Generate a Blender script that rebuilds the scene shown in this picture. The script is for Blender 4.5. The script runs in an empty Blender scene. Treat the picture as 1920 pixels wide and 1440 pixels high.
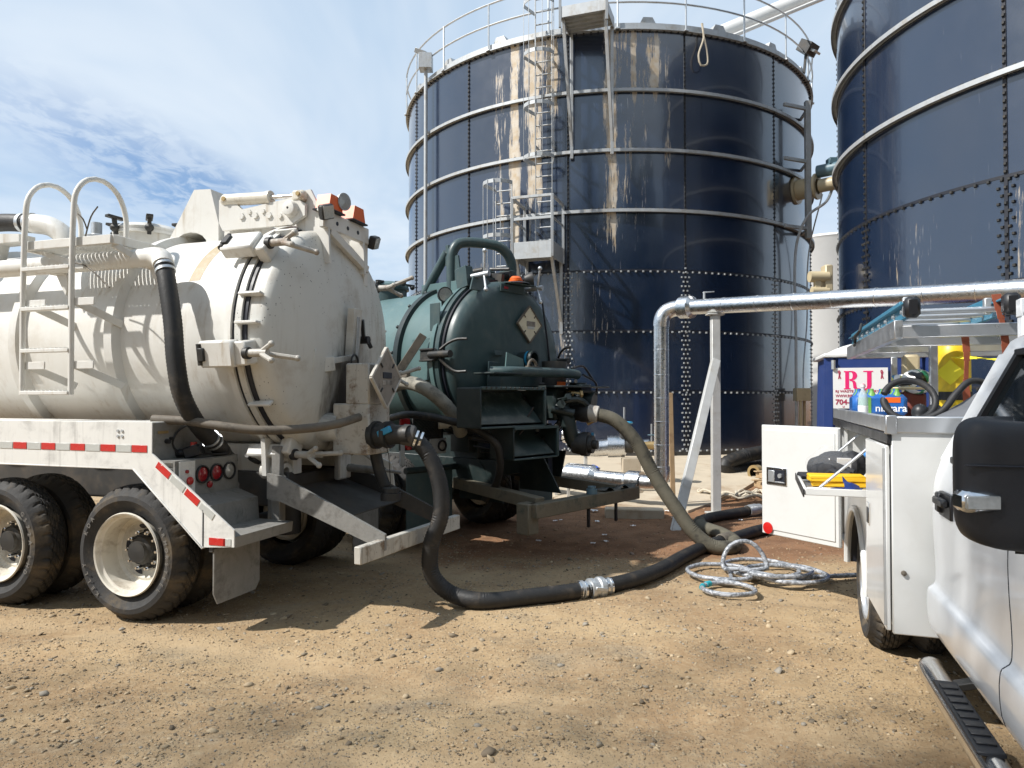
import bpy, math, random
import numpy as np
from mathutils import Vector, Matrix, Euler
PI = math.pi
sc = bpy.context.scene
col = sc.collection

# ------------------------------------------------------------------ camera
cam_data = bpy.data.cameras.new('camera')
cam_data.sensor_width = 36.0
cam_data.lens = 24.75
cam_data.clip_start = 0.05
cam_data.clip_end = 6000
cam = bpy.data.objects.new('camera', cam_data)
cam.location = (0, 0, 1.68)
cam.rotation_euler = (math.radians(91.085), 0, 0)
col.objects.link(cam)
sc.camera = cam

# ------------------------------------------------------------------ light
SUN_AZ = Vector((-0.94, -0.34, 0)).normalized()
SUN_EL = math.radians(47)
sun_dir = SUN_AZ * math.cos(SUN_EL) + Vector((0, 0, math.sin(SUN_EL)))
sun_data = bpy.data.lights.new('sun', 'SUN')
sun_data.energy = 4.7
sun_data.angle = math.radians(0.9)
sun_data.color = (1.0, 0.965, 0.915)
sun = bpy.data.objects.new('sun', sun_data)
sun.rotation_euler = (-sun_dir).to_track_quat('-Z', 'Y').to_euler()
sun.location = (-20, -8, 25)
col.objects.link(sun)
vs = sc.view_settings
vs.view_transform = 'Standard'
vs.look = 'None'
vs.exposure = 0.38
vs.gamma = 1.0
vs.use_curve_mapping = False

# ------------------------------------------------------------------ node helper
class NT:
    def __init__(self, tree):
        self.t = tree
    def n(self, typ, **kw):
        nd = self.t.nodes.new(typ)
        for k, v in kw.items():
            if k == 'inp':
                for a, b in v.items():
                    if isinstance(b, bpy.types.NodeSocket):
                        self.t.links.new(b, nd.inputs[a])
                    else:
                        nd.inputs[a].default_value = b
            else:
                setattr(nd, k, v)
        return nd
    def math(self, op, a, b=None, c=None, clamp=False):
        nd = self.n('ShaderNodeMath', operation=op, use_clamp=clamp)
        for i, v in enumerate((a, b, c)):
            if v is None: continue
            if isinstance(v, bpy.types.NodeSocket): self.t.links.new(v, nd.inputs[i])
            else: nd.inputs[i].default_value = v
        return nd.outputs[0]
    def ss(self, v, a, b):            # smoothstep, works with a > b too
        flip = a > b
        nd = self.n('ShaderNodeMapRange', interpolation_type='SMOOTHSTEP',
                    inp={0: v, 1: min(a, b), 2: max(a, b), 3: 1.0 if flip else 0.0, 4: 0.0 if flip else 1.0})
        return nd.outputs[0]
    def mix(self, f, a, b, blend='MIX'):
        nd = self.n('ShaderNodeMix', data_type='RGBA', blend_type=blend)
        for i, v in ((0, f), (6, a), (7, b)):
            if isinstance(v, bpy.types.NodeSocket): self.t.links.new(v, nd.inputs[i])
            elif i == 0: nd.inputs[0].default_value = v
            else: nd.inputs[i].default_value = (*v[:3], 1)
        return nd.outputs[2]
    def noise(self, vec, scale, detail=4, rough=.55, dist=0.0):
        nd = self.n('ShaderNodeTexNoise', inp={'Scale': scale, 'Detail': detail, 'Roughness': rough, 'Distortion': dist})
        if vec is not None: self.t.links.new(vec, nd.inputs['Vector'])
        return nd.outputs[0]
    def vmap(self, vec, scale=(1, 1, 1), loc=(0, 0, 0)):
        nd = self.n('ShaderNodeMapping', inp={'Scale': scale, 'Location': loc})
        self.t.links.new(vec, nd.inputs[0])
        return nd.outputs[0]

# ------------------------------------------------------------------ sky
world = bpy.data.worlds.new('World')
sc.world = world
world.use_nodes = True
wt = world.node_tree
wt.nodes.clear()
N = NT(wt)
sky = N.n('ShaderNodeTexSky', sky_type='NISHITA', sun_disc=False, sun_elevation=SUN_EL,
          sun_rotation=math.atan2(SUN_AZ.x, SUN_AZ.y), air_density=1.0, dust_density=0.6, ozone_density=1.5)
tc = N.n('ShaderNodeTexCoord').outputs['Generated']
sep = N.n('ShaderNodeSeparateXYZ', inp={0: tc})
zz = N.math('MAXIMUM', sep.outputs[2], 0.02)
zz = N.math('ADD', zz, 0.06)
cx = N.math('DIVIDE', sep.outputs[0], zz)
cy = N.math('DIVIDE', sep.outputs[1], zz)
cuv = N.n('ShaderNodeCombineXYZ', inp={0: cx, 1: cy, 2: 0.0}).outputs[0]
big = N.noise(N.vmap(cuv, (0.55, 0.28, 1), (3.1, 1.7, 0)), 1.0, 5, .55, .4)
fine = N.noise(N.vmap(cuv, (5.0, 3.0, 1)), 2.2, 4, .6, .5)
# a long thin opening in the cloud sheet, low on the left
gx = N.math('ADD', cx, 1.38)
gx = N.math('ADD', gx, N.math('MULTIPLY', N.math('SUBTRACT', big, .5), 1.1))
gx = N.math('MULTIPLY', gx, 1.75)
gy = N.math('MULTIPLY', N.math('ADD', cy, -2.75), .72)
gap = N.math('SQRT', N.math('ADD', N.math('MULTIPLY', gx, gx), N.math('MULTIPLY', gy, gy)))
gap = N.ss(gap, .92, 0.2)
cover = N.ss(big, .25, .58)
cover = N.math('MULTIPLY_ADD', cover, .26, .63)
wisps = N.math('MULTIPLY', gap, N.ss(fine, .62, .38))
cover = N.math('SUBTRACT', cover, N.math('MULTIPLY', gap, .26))
cover = N.math('SUBTRACT', cover, N.math('MULTIPLY', wisps, .42), clamp=True)
shade = N.ss(N.noise(N.vmap(cuv, (.6, .35, 1), (8, 3, 0)), 1.3, 5, .6, .6), .3, .7)
cloud_col = N.mix(shade, (4.1, 5.4, 6.9), (6.5, 7.2, 7.9))
skyb = N.mix(1.0, sky.outputs[0], (0.95, 1.05, 1.15), 'MULTIPLY')
mixed = N.mix(cover, skyb, cloud_col)
bg = N.n('ShaderNodeBackground', inp={'Color': mixed, 'Strength': 0.1})
out = N.n('ShaderNodeOutputWorld', inp={0: bg.outputs[0]})

# ------------------------------------------------------------------ materials
def new_mat(name):
    m = bpy.data.materials.new(name)
    m.use_nodes = True
    t = m.node_tree
    t.nodes.clear()
    n = NT(t)
    b = n.n('ShaderNodeBsdfPrincipled')
    n.n('ShaderNodeOutputMaterial', inp={0: b.outputs[0]})
    return m, n, b

def M(name, c, rough=.5, metal=0.0, var=.12, vs=4.0, dirt=None, damt=.3, ds=3.0, streak=None, sc_=(14, 14, 1.2),
      samt=.3, speck=None, bump=0.0, bs=60.0, coat=0.0, rvar=.15, spec=.5):
    m, n, b = new_mat(name)
    L = m.node_tree.links
    oc = n.n('ShaderNodeTexCoord').outputs['Object']
    v = n.noise(oc, vs, 5, .6)
    lo = tuple(x * (1 - var) for x in c); hi = tuple(min(1, x * (1 + var)) for x in c)
    cc = n.mix(v, lo, hi)
    rr = n.math('MULTIPLY_ADD', n.noise(oc, vs * 2.3, 4), rvar * 2, rough - rvar)
    if streak:
        s = n.noise(n.vmap(oc, sc_), 1.0, 5, .65)
        s2 = n.noise(oc, 1.3, 3)
        f = n.math('MULTIPLY', n.ss(s, .5, .72), n.ss(s2, .35, .65))
        cc = n.mix(n.math('MULTIPLY', f, samt), cc, streak)
    if dirt:
        d = n.noise(oc, ds, 8, .68, .3)
        f = n.math('MULTIPLY', n.ss(d, .48, .72), damt)
        cc = n.mix(f, cc, dirt)
        rr = n.math('MULTIPLY_ADD', f, .35, rr)
    if speck:
        vor = n.n('ShaderNodeTexVoronoi', inp={'Scale': 38.0, 'Randomness': 1.0})
        L.new(n.vmap(oc, (1, 1, .6)), vor.inputs['Vector'])
        f = n.math('MULTIPLY', n.ss(vor.outputs['Distance'], .16, .10), n.ss(n.noise(oc, 2.2, 3), .46, .6))
        cc = n.mix(n.math('MULTIPLY', f, .9), cc, speck)
    L.new(cc, b.inputs['Base Color'])
    L.new(rr, b.inputs['Roughness'])
    b.inputs['Metallic'].default_value = metal
    b.inputs['Coat Weight'].default_value = coat
    b.inputs['Coat Roughness'].default_value = .08
    b.inputs['Specular IOR Level'].default_value = spec
    if bump:
        bn = n.n('ShaderNodeBump', inp={'Strength': bump, 'Distance': .01, 'Height': n.noise(oc, bs, 4)})
        L.new(bn.outputs[0], b.inputs['Normal'])
    return m

MAT = {}
MAT['cream'] = M('cream tank paint', (.67, .66, .62), .42, var=.06, vs=2, dirt=(.38, .32, .23), damt=.32, ds=2.2, streak=(.36, .28, .18), samt=.6, speck=None, bump=.05, bs=18)
MAT['dome'] = M('dome paint', (.60, .595, .555), .45, var=.07, vs=2.5, dirt=(.30, .23, .15), damt=.5, ds=1.9, streak=(.30, .23, .15), samt=.6, speck=(.03, .03, .03), bump=.05, bs=16)
MAT['scuffed'] = M('scuffed white paint', (.72, .71, .67), .38, var=.08, vs=3, dirt=(.28, .27, .25), damt=.45, ds=5, streak=(.25, .24, .22), sc_=(22, 22, 1.5), samt=.45)
MAT['grimy'] = M('grimy grey deck paint', (.22, .215, .20), .55, var=.25, vs=6, dirt=(.10, .095, .085), damt=.75, ds=6, streak=(.09, .085, .08), samt=.7, bump=.25, bs=45)
MAT['rustwhite'] = M('rust stained white paint', (.44, .42, .375), .55, var=.15, vs=4, dirt=(.16, .085, .04), damt=.85, ds=3.4, streak=(.08, .065, .05), samt=.9, bump=.15, bs=40)
MAT['boxwhite'] = M('filthy white paint', (.46, .44, .39), .55, var=.2, vs=5, dirt=(.13, .075, .035), damt=.95, ds=6.5, streak=(.06, .05, .04), sc_=(26, 26, 2.0), samt=.9, speck=(.05, .045, .04), bump=.2, bs=40)
MAT['placard'] = M('grimy placard', (.24, .215, .185), .6, var=.2, vs=8, dirt=(.09, .075, .06), damt=.7, ds=10, bump=.1)
MAT['rubber'] = M('black rubber', (.016, .016, .017), .6, var=.3, vs=12, dirt=(.10, .09, .075), damt=.3, ds=9, bump=.1, bs=90)
MAT['tyre'] = M('dusty tyre rubber', (.028, .027, .026), .75, var=.3, vs=9, dirt=(.20, .15, .09), damt=.55, ds=4, bump=.25, bs=70)
MAT['letter'] = M('raised tyre lettering', (.15, .14, .125), .6, var=.2)
MAT['rim'] = M('cream wheel paint', (.66, .62, .53), .35, var=.08, dirt=(.22, .16, .10), damt=.6, ds=7)
MAT['gasket'] = M('dark gasket', (.012, .014, .022), .5, var=.3)
MAT['steel'] = M('weathered galvanised steel', (.55, .57, .58), .42, .75, var=.18, vs=9, dirt=(.22, .20, .17), damt=.4, ds=8)
MAT['galv'] = M('grey galvanised metal', (.44, .46, .47), .5, .35, var=.18, vs=7, dirt=(.27, .22, .15), damt=.45, ds=4, streak=(.25, .2, .14), samt=.4)
MAT['chrome'] = M('chrome', (.75, .75, .75), .16, 1.0, var=.05, rvar=.06, dirt=(.3, .25, .2), damt=.2, ds=14)
MAT['darksteel'] = M('oily dark steel', (.035, .035, .034), .5, .3, var=.4, vs=8, dirt=(.11, .09, .065), damt=.5, ds=6)
MAT['frame'] = M('grimy frame', (.05, .048, .045), .6, var=.4, dirt=(.15, .115, .08), damt=.5, ds=4)
MAT['red'] = M('red reflector', (.52, .014, .012), .3, var=.15, vs=30, coat=.4, dirt=(.2, .12, .1), damt=.25, ds=20)
MAT['silverref'] = M('silver reflector', (.52, .53, .50), .35, .2, var=.15, vs=30)
MAT['redlamp'] = M('red lamp lens', (.30, .01, .016), .2, var=.3, vs=60, coat=.5)
MAT['clearlamp'] = M('clear lamp lens', (.42, .42, .40), .2, .3, var=.3, vs=60, coat=.5)
MAT['black'] = M('black plastic', (.014, .014, .016), .42, var=.2)
MAT['mirrorblack'] = M('textured black plastic', (.013, .014, .018), .5, var=.15, bump=.08, bs=400, dirt=(.05, .045, .04), damt=.2, ds=6)
MAT['orange'] = M('orange plastic', (.75, .13, .015), .35, var=.1, coat=.3)
MAT['blueplastic'] = M('bright blue plastic', (.02, .24, .42), .4, var=.15)
MAT['brass'] = M('dull brass', (.42, .30, .14), .4, .6, var=.2)
MAT['hose'] = M('black suction hose', (.014, .0135, .013), .58, var=.35, vs=14, dirt=(.13, .10, .07), damt=.35, ds=7, bump=.2, bs=60)
MAT['tanhose'] = M('muddy suction hose', (.10, .09, .064), .75, var=.3, vs=9, dirt=(.022, .021, .019), damt=1.0, ds=4, bump=.3, bs=60)
MAT['paleh'] = M('pale worn hose', (.30, .28, .23), .7, var=.25, vs=9, dirt=(.04, .04, .035), damt=.7, ds=5, bump=.2, bs=60)
MAT['oldhose'] = M('worn brown hose', (.13, .11, .085), .7, var=.35, vs=9, dirt=(.03, .03, .03), damt=.8, ds=6)
MAT['green'] = M('chalky green paint', (.085, .15, .15), .42, var=.22, vs=1.6, dirt=(.03, .045, .04), damt=.4, ds=2.5, streak=(.17, .21, .18), samt=.35, bump=.08, bs=14)
MAT['dgreen'] = M('dark green paint', (.042, .071, .073), .4, var=.3, vs=3, dirt=(.09, .10, .085), damt=.4, ds=6, streak=(.10, .13, .12), samt=.5)
MAT['oily'] = M('oily dark green machinery', (.014, .024, .024), .42, var=.5, vs=6, dirt=(.06, .06, .05), damt=.5, ds=6)
MAT['mudgreen'] = M('mud caked green steel', (.135, .115, .08), .7, var=.35, vs=5, dirt=(.045, .062, .052), damt=.9, ds=5, bump=.3, bs=40)
MAT['swhite'] = M('clean white truck paint', (.80, .82, .84), .22, var=.02, coat=.6, rvar=.04, dirt=(.40, .37, .32), damt=.12, ds=5)
MAT['bodywhite'] = M('white service body paint', (.62, .625, .61), .3, var=.03, coat=.35, rvar=.06, dirt=(.40, .37, .32), damt=.12, ds=5)
MAT['alum'] = M('aluminium rail', (.62, .63, .64), .33, .85, var=.1, dirt=(.3, .28, .25), damt=.3, ds=8)
MAT['concrete'] = M('pale concrete', (.47, .40, .30), .85, var=.2, vs=2, dirt=(.28, .19, .11), damt=.7, ds=1.5, bump=.3, bs=30)
MAT['galvpost'] = M('blotchy galvanised post', (.56, .56, .54), .5, .25, var=.2, vs=6, dirt=(.36, .32, .25), damt=.5, ds=4)
MAT['wood'] = M('raw wood', (.42, .29, .16), .75, var=.3, vs=5, dirt=(.16, .09, .05), damt=.5, ds=5)
MAT['bluewall'] = M('blue moulded plastic', (.022, .050, .19), .45, var=.1, vs=2, dirt=(.07, .09, .2), damt=.25, ds=3)
MAT['whiteplastic'] = M('white plastic', (.74, .74, .72), .45, var=.06, dirt=(.4, .36, .3), damt=.2)
MAT['print_white'] = M('white sign sheet', (.82, .82, .81), .4, var=.03)
MAT['pink'] = M('pink print', (.80, .02, .17), .5, var=.05)
MAT['maroon'] = M('dark pink print', (.42, .05, .10), .5, var=.1)
MAT['yellow'] = M('yellow enamel', (.72, .50, .02), .4, var=.1, vs=3, dirt=(.2, .14, .03), damt=.45, ds=5)
MAT['yellowcloth'] = M('yellow cloth', (.80, .46, .01), .7, var=.1)
MAT['ladderblue'] = M('blue fibreglass', (.045, .19, .29), .45, var=.15)
MAT['strap'] = M('orange brown strap', (.30, .075, .035), .8, var=.2, vs=20)
MAT['ystrap'] = M('yellow strap', (.75, .66, .03), .7, var=.1)
MAT['tarp'] = M('grey tarp', (.12, .125, .135), .55, var=.2)
MAT['bag'] = M('dark grey fabric', (.016, .017, .021), .75, var=.3, vs=12, bump=.3, bs=50)
MAT['paper'] = M('paper', (.78, .78, .78), .7, var=.04)
MAT['manila'] = M('manila paper', (.68, .55, .32), .7, var=.05)
MAT['navy'] = M('navy plastic', (.02, .05, .22), .5, var=.1)
MAT['teal'] = M('teal tape', (.02, .32, .38), .5, var=.1)
MAT['bottlegreen'] = M('green bottle label', (.16, .36, .08), .35, var=.3, vs=18, coat=.4)
MAT['bottleblue'] = M('blue bottle film', (.02, .12, .40), .3, var=.3, vs=18, coat=.5)
MAT['silo'] = M('off white silo', (.66, .66, .64), .5, var=.05, dirt=(.5, .48, .44), damt=.3, ds=.6)
MAT['beige'] = M('beige machine paint', (.50, .42, .27), .45, var=.1, dirt=(.2, .17, .12), damt=.3)
MAT['motorblue'] = M('blue grey motor paint', (.09, .16, .20), .45, var=.15)
MAT['rope'] = M('pale rope', (.50, .44, .34), .85, var=.2, vs=30)

def dome_stain():
    m = MAT['dome']; n = NT(m.node_tree); L = m.node_tree.links
    b = [x for x in m.node_tree.nodes if x.type == 'BSDF_PRINCIPLED'][0]
    src = b.inputs['Base Color'].links[0].from_socket
    oc = n.n('ShaderNodeTexCoord').outputs['Object']
    sp = n.n('ShaderNodeSeparateXYZ', inp={0: oc})
    dy = n.math('MULTIPLY', n.math('SUBTRACT', sp.outputs[1], 1.28), 1 / .42); dz = n.math('MULTIPLY', n.math('SUBTRACT', sp.outputs[2], 1.62), 1 / .62)
    d = n.math('SQRT', n.math('ADD', n.math('MULTIPLY', dy, dy), n.math('MULTIPLY', dz, dz)))
    d = n.math('ADD', d, n.math('MULTIPLY', n.math('SUBTRACT', n.noise(n.vmap(oc, (1, 6, 1.5)), 2.2, 6, .65), .5), 1.3))
    c = n.mix(n.math('MULTIPLY', n.ss(d, 1.15, .35), .95), src, (.06, .045, .03))
    L.new(c, b.inputs['Base Color'])
dome_stain()


def clad_mat():
    m, n, b = new_mat('aluminium cladding'); L = m.node_tree.links
    oc = n.n('ShaderNodeTexCoord').outputs['Object']
    v = n.noise(oc, 9, 5)
    L.new(n.mix(v, (.55, .56, .57), (.78, .79, .80)), b.inputs['Base Color'])
    b.inputs['Metallic'].default_value = 1.0
    L.new(n.math('MULTIPLY_ADD', n.noise(oc, 22, 4), .22, .18), b.inputs['Roughness'])
    bn = n.n('ShaderNodeBump', inp={'Strength': .35, 'Distance': .01, 'Height': n.noise(oc, 16, 5)})
    L.new(bn.outputs[0], b.inputs['Normal'])
    return m
MAT['clad'] = clad_mat()

def glass_mat(name, tint, rough=.03, alpha=.35):
    m, n, b = new_mat(name)
    b.inputs['Base Color'].default_value = (*tint, 1)
    b.inputs['Roughness'].default_value = rough
    b.inputs['Alpha'].default_value = alpha
    b.inputs['Specular IOR Level'].default_value = .8
    return m
MAT['glass'] = glass_mat('dark window glass', (.012, .016, .018), .03, .72)
MAT['film'] = glass_mat('clear plastic film', (.75, .77, .80), .08, .07)
MAT['water'] = glass_mat('clear bottle', (.55, .68, .72), .08, .55)

def wrap_mat():
    m, n, b = new_mat('hose in clear plastic wrap'); L = m.node_tree.links
    oc = n.n('ShaderNodeTexCoord').outputs['Object']
    v = n.ss(n.noise(n.vmap(oc, (1, 1, 1.6)), 13, 5, .6, 2.0), .36, .66)
    L.new(n.mix(v, (.15, .16, .175), (.46, .48, .51)), b.inputs['Base Color'])
    b.inputs['Roughness'].default_value = .2
    b.inputs['Coat Weight'].default_value = .5
    bn = n.n('ShaderNodeBump', inp={'Strength': .8, 'Distance': .012, 'Height': n.noise(oc, 30, 5)})
    L.new(bn.outputs[0], b.inputs['Normal'])
    return m
MAT['wrap'] = wrap_mat()

def cloth_print(name, cols, scale):
    m, n, b = new_mat(name); L = m.node_tree.links
    oc = n.n('ShaderNodeTexCoord').outputs['Object']
    vor = n.n('ShaderNodeTexVoronoi', inp={'Scale': scale}); L.new(oc, vor.inputs['Vector'])
    sp = n.n('ShaderNodeSeparateColor', inp={0: vor.outputs['Color']})
    r = n.n('ShaderNodeValToRGB', inp={0: sp.outputs[0]})
    r.color_ramp.interpolation = 'CONSTANT'
    el = r.color_ramp.elements
    while len(el) < len(cols): el.new(.5)
    for i, c in enumerate(cols):
        el[i].position = i / len(cols); el[i].color = (*c, 1)
    L.new(r.outputs[0], b.inputs['Base Color'])
    b.inputs['Roughness'].default_value = .3
    return m
MAT['stickers'] = cloth_print('sticker covered shell', [(.8, .8, .78), (.8, .8, .78), (.7, .5, .03), (.8, .8, .78), (.03, .25, .12), (.02, .10, .40), (.02, .02, .02)], 16)

# ------------------------------------------------------------------ mesh helper
def V(*a): return np.array(a, float)
def unit(v):
    v = np.asarray(v, float); return v / (np.linalg.norm(v) + 1e-12)
def basis(d):
    d = unit(d); u = np.cross(d, (0, 0, 1.0))
    if np.linalg.norm(u) < 1e-3: u = np.cross(d, (0, 1.0, 0))
    u = unit(u); w = np.cross(u, d)
    return u, w, d
def rotm(rx=0, ry=0, rz=0):
    return np.array(Euler((math.radians(rx), math.radians(ry), math.radians(rz))).to_matrix())

def spline(pts, step=.03):
    P = [np.asarray(p, float) for p in pts]
    P = [2 * P[0] - P[1]] + P + [2 * P[-1] - P[-2]]
    out = []
    for i in range(1, len(P) - 2):
        p0, p1, p2, p3 = P[i - 1], P[i], P[i + 1], P[i + 2]
        n = max(2, int(np.linalg.norm(p2 - p1) / step))
        t0 = 0; t1 = max(1e-4, np.linalg.norm(p1 - p0)) ** .5; t2 = t1 + max(1e-4, np.linalg.norm(p2 - p1)) ** .5
        t3 = t2 + max(1e-4, np.linalg.norm(p3 - p2)) ** .5
        for k in range(n):
            t = t1 + (t2 - t1) * k / n
            a1 = (t1 - t) / (t1 - t0) * p0 + (t - t0) / (t1 - t0) * p1
            a2 = (t2 - t) / (t2 - t1) * p1 + (t - t1) / (t2 - t1) * p2
            a3 = (t3 - t) / (t3 - t2) * p2 + (t - t2) / (t3 - t2) * p3
            b1 = (t2 - t) / (t2 - t0) * a1 + (t - t0) / (t2 - t0) * a2
            b2 = (t3 - t) / (t3 - t1) * a2 + (t - t1) / (t3 - t1) * a3
            out.append((t2 - t) / (t2 - t1) * b1 + (t - t1) / (t2 - t1) * b2)
    out.append(P[-2])
    return out

class MB:
    def __init__(s):
        s.v = []; s.f = []
    def add(s, vs, fs):
        o = len(s.v)
        s.v.extend([tuple(float(c) for c in p) for p in vs])
        s.f.extend([tuple(i + o for i in f) for f in fs])
        return s
    def box(s, c, size, R=None, ch=.006):
        hx, hy, hz = [q / 2 for q in size]
        ch = min(ch, hx * .45, hy * .45, hz * .45)
        vs = []; idx = {}
        for sx in (-1, 1):
            for sy in (-1, 1):
                for sz in (-1, 1):
                    for ax in range(3):
                        p = [sx * hx, sy * hy, sz * hz]
                        for k in range(3):
                            if k != ax: p[k] -= (sx, sy, sz)[k] * ch
                        idx[(sx, sy, sz, ax)] = len(vs); vs.append(p)
        fs = []
        for ax in range(3):
            o1, o2 = [(1, 2), (2, 0), (0, 1)][ax]
            for sg in (-1, 1):
                q = []
                for a, b in ((-1, -1), (1, -1), (1, 1), (-1, 1)):
                    k = [0, 0, 0]; k[ax] = sg; k[o1] = a; k[o2] = b
                    q.append(idx[(*k, ax)])
                fs.append(q if sg > 0 else q[::-1])
        for ax in range(3):
            o1, o2 = [(1, 2), (2, 0), (0, 1)][ax]
            for a in (-1, 1):
                for b in (-1, 1):
                    k0 = [0, 0, 0]; k0[o1] = a; k0[o2] = b; k1 = list(k0); k0[ax] = -1; k1[ax] = 1
                    q = [idx[(*k0, o1)], idx[(*k1, o1)], idx[(*k1, o2)], idx[(*k0, o2)]]
                    fs.append(q if a * b < 0 else q[::-1])
        for sx in (-1, 1):
            for sy in (-1, 1):
                for sz in (-1, 1):
                    q = [idx[(sx, sy, sz, a)] for a in range(3)]
                    fs.append(q if sx * sy * sz > 0 else q[::-1])
        vs = np.array(vs)
        if R is not None: vs = vs @ np.asarray(R).T
        return s.add(vs + np.asarray(c, float), fs)
    def bar(s, a, b, w, h, ch=.004, up=(0, 0, 1)):
        a = np.asarray(a, float); b = np.asarray(b, float)
        d = unit(b - a); u = np.cross(up, d)
        if np.linalg.norm(u) < 1e-3: u = np.cross((1, 0, 0), d)
        u = unit(u); n = np.cross(d, u)
        return s.box((a + b) / 2, (np.linalg.norm(b - a), w, h), np.array([d, u, n]).T, ch)
    def cyl(s, a, b, r, r2=None, n=16, caps=True):
        a = np.asarray(a, float); b = np.asarray(b, float); r2 = r if r2 is None else r2
        u, w, d = basis(b - a)
        vs = []
        for p, q in ((a, r), (b, r2)):
            for i in range(n):
                t = 2 * PI * i / n; vs.append(p + q * (math.cos(t) * u + math.sin(t) * w))
        fs = [(i, i + n, (i + 1) % n + n, (i + 1) % n) for i in range(n)]
        if caps: fs += [tuple(range(n)), tuple(range(2 * n - 1, n - 1, -1))]
        return s.add(vs, fs)
    def tube(s, pts, r, n=10, caps=True, corr=0.0, smooth=None, rf=None):
        P = spline(pts, smooth) if smooth else [np.asarray(p, float) for p in pts]
        m = len(P); vs = []
        T = [unit(P[min(i + 1, m - 1)] - P[max(i - 1, 0)]) for i in range(m)]
        u, w, _ = basis(T[0])
        for i in range(m):
            u = unit(u - T[i] * (u @ T[i])); w = np.cross(T[i], u)
            q = r if rf is None else rf(i / (m - 1)) * r
            if corr: q = q + (corr if i % 2 else -corr)
            for k in range(n):
                t = 2 * PI * k / n; vs.append(P[i] + q * (math.cos(t) * u + math.sin(t) * w))
        fs = []
        for i in range(m - 1):
            for k in range(n):
                k2 = (k + 1) % n
                fs.append((i * n + k, i * n + k2, (i + 1) * n + k2, (i + 1) * n + k))
        if caps: fs += [tuple(range(n - 1, -1, -1)), tuple(range((m - 1) * n, m * n))]
        return s.add(vs, fs)
    def lathe(s, prof, o=(0, 0, 0), ax=(1, 0, 0), n=48, a0=0.0, a1=2 * PI):
        # prof: list of (along, radius)
        u, w, d = basis(ax); o = np.asarray(o, float)
        full = abs(a1 - a0 - 2 * PI) < 1e-6
        na = n if full else n + 1
        vs = []
        for x, r in prof:
            for i in range(na):
                t = a0 + (a1 - a0) * i / n
                vs.append(o + d * x + max(r, 1e-4) * (math.cos(t) * u + math.sin(t) * w))
        fs = []
        for j in range(len(prof) - 1):
            for i in range(n):
                i2 = (i + 1) % na if full else i + 1
                fs.append((j * na + i, (j + 1) * na + i, (j + 1) * na + i2, j * na + i2))
        return s.add(vs, fs)
    def prism(s, poly, o, u, v, th):
        # poly in (u, v); extruded by th along u x v
        u = np.asarray(u, float); v = np.asarray(v, float); n = unit(np.cross(u, v)) * th; o = np.asarray(o, float)
        k = len(poly)
        area = sum(poly[i][0] * poly[(i + 1) % k][1] - poly[(i + 1) % k][0] * poly[i][1] for i in range(k))
        if area < 0: poly = poly[::-1]
        b = [o + u * p[0] + v * p[1] for p in poly]
        vs = b + [p + n for p in b]
        fs = [tuple(range(k - 1, -1, -1)), tuple(range(k, 2 * k))] + [(i, (i + 1) % k, (i + 1) % k + k, i + k) for i in range(k)]
        return s.add(vs, fs)
    def ball(s, c, r, n=12, m=8, sq=(1, 1, 1)):
        prof = [(-math.cos(PI * j / m), math.sin(PI * j / m)) for j in range(m + 1)]
        t = MB().lathe(prof, (0, 0, 0), (0, 0, 1), n)
        return s.add(np.array(t.v) * np.array(sq) * r + np.asarray(c, float), t.f)
    def grid(s, fn, nu, nv):
        vs = [fn(i / nu, j / nv) for i in range(nu + 1) for j in range(nv + 1)]
        fs = [(i * (nv + 1) + j, (i + 1) * (nv + 1) + j, (i + 1) * (nv + 1) + j + 1, i * (nv + 1) + j + 1) for i in range(nu) for j in range(nv)]
        return s.add(vs, fs)
    def mesh(s, name, mat, sharp=38):
        me = bpy.data.meshes.new(name)
        me.from_pydata(s.v, [], s.f)
        me.polygons.foreach_set('use_smooth', [True] * len(me.polygons))
        me.set_sharp_from_angle(angle=math.radians(sharp))
        if mat: me.materials.append(MAT[mat] if isinstance(mat, str) else mat)
        return me

def link(name, me, parent=None, loc=(0, 0, 0), rot=None):
    o = bpy.data.objects.new(name, me)
    col.objects.link(o)
    o.location = loc
    if rot is not None: o.rotation_euler = rot
    if parent: o.parent = parent
    return o
def part(name, mb, mat, parent, sharp=38, label=None, kind=None):
    o = link(name, mb.mesh(name, mat, sharp), parent)
    if label: o['label'] = label
    if kind: o['kind'] = kind
    return o
def thing(name, label, cat, loc=(0, 0, 0), rz=0.0, group=None):
    o = link(name, None, None, loc, (0, 0, math.radians(rz)))
    o.empty_display_size = .2
    return tag(o, label, cat, group)
def tag(o, label, cat, group=None):
    o['label'] = label; o['category'] = cat
    if group: o['group'] = group
    return o
def solo(name, mb, mat, label, cat, group=None, sharp=38, loc=(0, 0, 0), rz=0.0):
    o = link(name, mb.mesh(name, mat, sharp), None, loc, (0, 0, math.radians(rz)))
    return tag(o, label, cat, group)

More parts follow.
